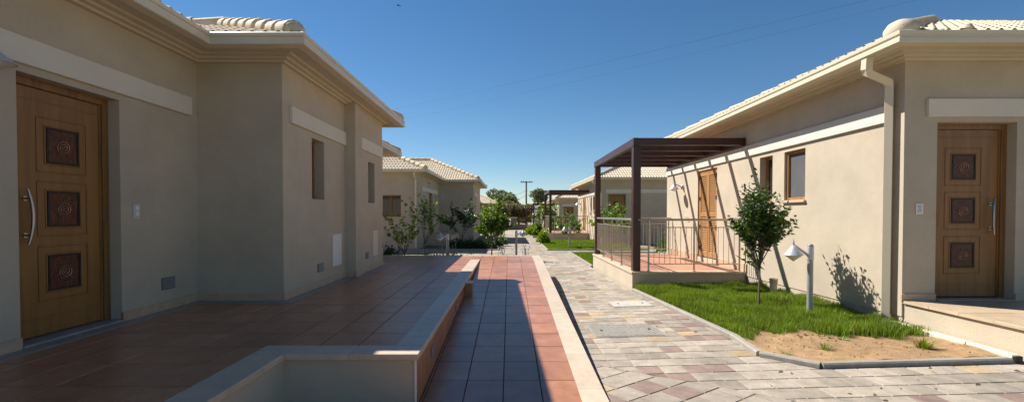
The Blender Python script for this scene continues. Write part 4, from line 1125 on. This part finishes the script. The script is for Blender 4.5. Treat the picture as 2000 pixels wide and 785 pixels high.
shrub('shrub', (-.35, 22.5, G(0, 22)), 'small green shrub on the left edge of the path', .25, .3, .6, 500, .1, 'leaf', 32)
shrub('shrub', (-1.5, 12.75, G(0, 13)), 'low bright green plant right of the left garden lamp', .3, .2, .52, 450, .07, 'leaf_bright', 33)
shrub('shrub', (-1.15, 12.8, G(0, 13)), 'low bright green plant farthest right beside the silvery plants', .25, .2, .5, 350, .07, 'leaf_bright', 34)
shrub('shrub', (6.2, 17.5, G(5, 17)), 'green shrub by the second right house entrance', .5, .4, .9, 500, .12, 'leaf', 35)

def spiky(loc, label, n, h, lm, seed, spread=.28, name='lavender', grp='silvery bed plants'):
    root = thing(name, loc, label, 'plant', grp); rr = random.Random(seed); b = MB(); P = []; D = []
    for i in range(n):
        a = rr.uniform(0, 6.28); s_ = rr.random()*spread; hh = h*rr.uniform(.55, 1.05)
        t = Vector((loc[0]+math.cos(a)*s_*1.3, loc[1]+math.sin(a)*s_, loc[2]+hh)); o = Vector((loc[0]+math.cos(a)*s_*.4, loc[1]+math.sin(a)*s_*.4, loc[2]))
        b.tube([o, t], [.004, .002], 4, cap=False)
        for k in range(12):
            q = o.lerp(t, .25+.75*k/12); P.append(tuple(q)); D.append((rr.uniform(-1, 1), rr.uniform(-1, 1), 1.2))
    b.build('stem', M['leaf_grey'] if lm == 'leaf_grey' else M['leaf'], root); leafmesh('foliage', np.array(P), np.array(D), .055, M[lm], root, .16, .0)
for i, (x, y, h, lb) in enumerate(((-2.28, 12.7, .55, 'silvery lavender clump, leftmost by the left garden lamp'), (-2.02, 12.6, .62, 'silvery lavender clump directly left of the left garden lamp'), (-1.72, 12.7, .78, 'tallest silvery lavender clump beside the left garden lamp'), (-3.0, 12.5, .5, 'small grey-green tuft under the leafy left tree'))):
    spiky(sp(x, y), lb, 26, h, 'leaf_grey', 50+i)
spiky(sp(.55, 15.0), 'thin wispy plant right of the path-side garden lamp', 7, .62, 'leaf', 60, .14, 'weed', 'wispy weeds')
spiky(sp(-.15, 13.6), 'thin wispy plant left of the path-side garden lamp', 9, .55, 'leaf', 61, .2, 'weed', 'wispy weeds')

def tuft(x, y, n, h, r, label, m='grass'):
    a = NR.rand(n)*2*np.pi; s_ = r*NR.rand(n)**.7; px = x+np.cos(a)*s_*.35; py = y+np.sin(a)*s_*.35
    H = h*(.5+.6*NR.rand(n)); z = np.array([ZL(p, q) for p, q in zip(px, py)]); dx = np.cos(a)*s_; dy = np.sin(a)*s_
    ta = a+1.57; wx = np.cos(ta)*.003; wy = np.sin(ta)*.003
    P = np.stack([np.stack([px-wx, py-wy, z-.003], 1), np.stack([px+wx, py+wy, z-.003], 1), np.stack([px+dx*.4+wx*.8, py+dy*.4+wy*.8, z+H*.7], 1), np.stack([px+dx*.4-wx*.8, py+dy*.4-wy*.8, z+H*.7], 1), np.stack([px+dx, py+dy, z+H], 1)], 1).reshape(-1, 3)
    b0 = np.arange(n)[:, None]*5; f = np.concatenate([b0+np.array([[0, 1, 2]]), b0+np.array([[0, 2, 3]]), b0+np.array([[3, 2, 4]])], 0)
    tag(npmesh('grass_tuft', P, f, M[m]), label, 'grass tuft', 'grass tufts on the bare soil')
tuft(3.28, 4.72, 70, .06, .11, 'small flat green grass tuft on the middle of the bare soil')
tuft(4.22, 4.62, 160, .10, .14, 'dense green grass tuft on the right of the bare soil')
tuft(2.78, 4.55, 20, .04, .08, 'sparse grass sprigs by the kerb corner')
tuft(3.62, 4.95, 26, .05, .07, 'tiny grass tuft close to the lawn edge', 'grass')
tuft(4.55, 5.05, 60, .07, .09, 'grass tuft beside the cream drain pipe')

P = []; D = []
for i in range(70):
    a = rng.uniform(0, 6.28); r_ = abs(rng.gauss(0, .7)); x = 3.6+math.cos(a)*r_; y = 5.2+math.sin(a)*r_*.5
    if y > 4.3 and x > 2.75 and x < 4.6: P.append((x, y, ZL(x, y)+.004)); D.append((rng.uniform(-1, 1), rng.uniform(-1, 1), .05))
for i in range(26):
    x = rng.uniform(2.0, 4.6); y = rng.uniform(3.4, 4.15) if rng.random() < .5 else rng.uniform(4.6, 9); 
    if y > 4.2: x = rng.uniform(1.9, 2.5)
    P.append((x, y, G(x, y)+.004)); D.append((rng.uniform(-1, 1), rng.uniform(-1, 1), .05))
tag(leafmesh('fallen_leaves', np.array(P), np.array(D), .045, M['dry'], None, .25, .0), 'scattered dry fallen leaves on the soil and paving edge', 'leaves', kind='stuff')
# big background trees
def big_tree(loc, label, h, r, n, lm, seed, name='tree', squash=1.0, trunkfrac=.3, grp='background trees', leaf=.32):
    root = thing(name, loc, label, 'tree', grp); r0 = np.random.RandomState(seed); rr = random.Random(seed); o = Vector(loc)
    b = MB(); top = o+Vector((0, 0, h*.55)); b.tube([o-Vector((0, 0, .2)), o+Vector((.1, 0, h*trunkfrac)), top], [.28, .2, .12], 8)
    cs = []
    for i in range(26):
        a = rr.uniform(0, 6.28); e = rr.uniform(-.35, 1.0); rd = rr.uniform(.35, .85)
        c = o+Vector((math.cos(a)*r*rd*math.cos(e), math.sin(a)*r*rd*math.cos(e), h*(trunkfrac+.32)+math.sin(e)*h*.33*squash*rd)); cs.append((c, r*rr.uniform(.22, .42)))
        if i % 2 == 0: b.tube([o+Vector((0, 0, h*rr.uniform(trunkfrac*.7, .5))), c.lerp(o+Vector((0, 0, c.z-o.z-.6)), .35), c], [.1, .06, .02], 5)
    b.build('trunk', M['bark'], root, smooth=True)
    P = []; D = []
    for i in range(n):
        c, cr = cs[rr.randrange(len(cs))]; v = r0.normal(size=3); v /= np.linalg.norm(v); q = np.array(c)+v*cr*(.55+.5*r0.rand())*np.array([1, 1, .8]); P.append(q); D.append(v+r0.normal(size=3)*.6)
    leafmesh('crown', np.array(P), np.array(D), leaf, M[lm], root, .4, .1); return root
def at(px, d): return ((px-995)*d/890, d, G(0, d)-.1)
big_tree(at(980, 84), 'dark round evergreen tree, tallest left of the utility pole', 7.3, 3.3, 8500, 'leaf_ever', 71)
big_tree(at(1012, 74), 'olive-brown bushy tree directly left of the utility pole', 6.2, 2.7, 7000, 'leaf_olive', 72, trunkfrac=.1)
big_tree(at(966, 70), 'olive-green bushy tree, leftmost behind the far left bungalow', 5.6, 2.4, 4000, 'leaf_olive', 73, trunkfrac=.12)
big_tree(at(1053, 92), 'dark pine tree right of the utility pole behind the roofs', 7.4, 1.9, 2600, 'leaf_ever', 74, name='pine_tree', trunkfrac=.45)
big_tree(at(1028, 98), 'distant grey-green tree directly behind the utility pole', 3.6, 3.0, 3500, 'leaf_olive', 75, trunkfrac=.1)
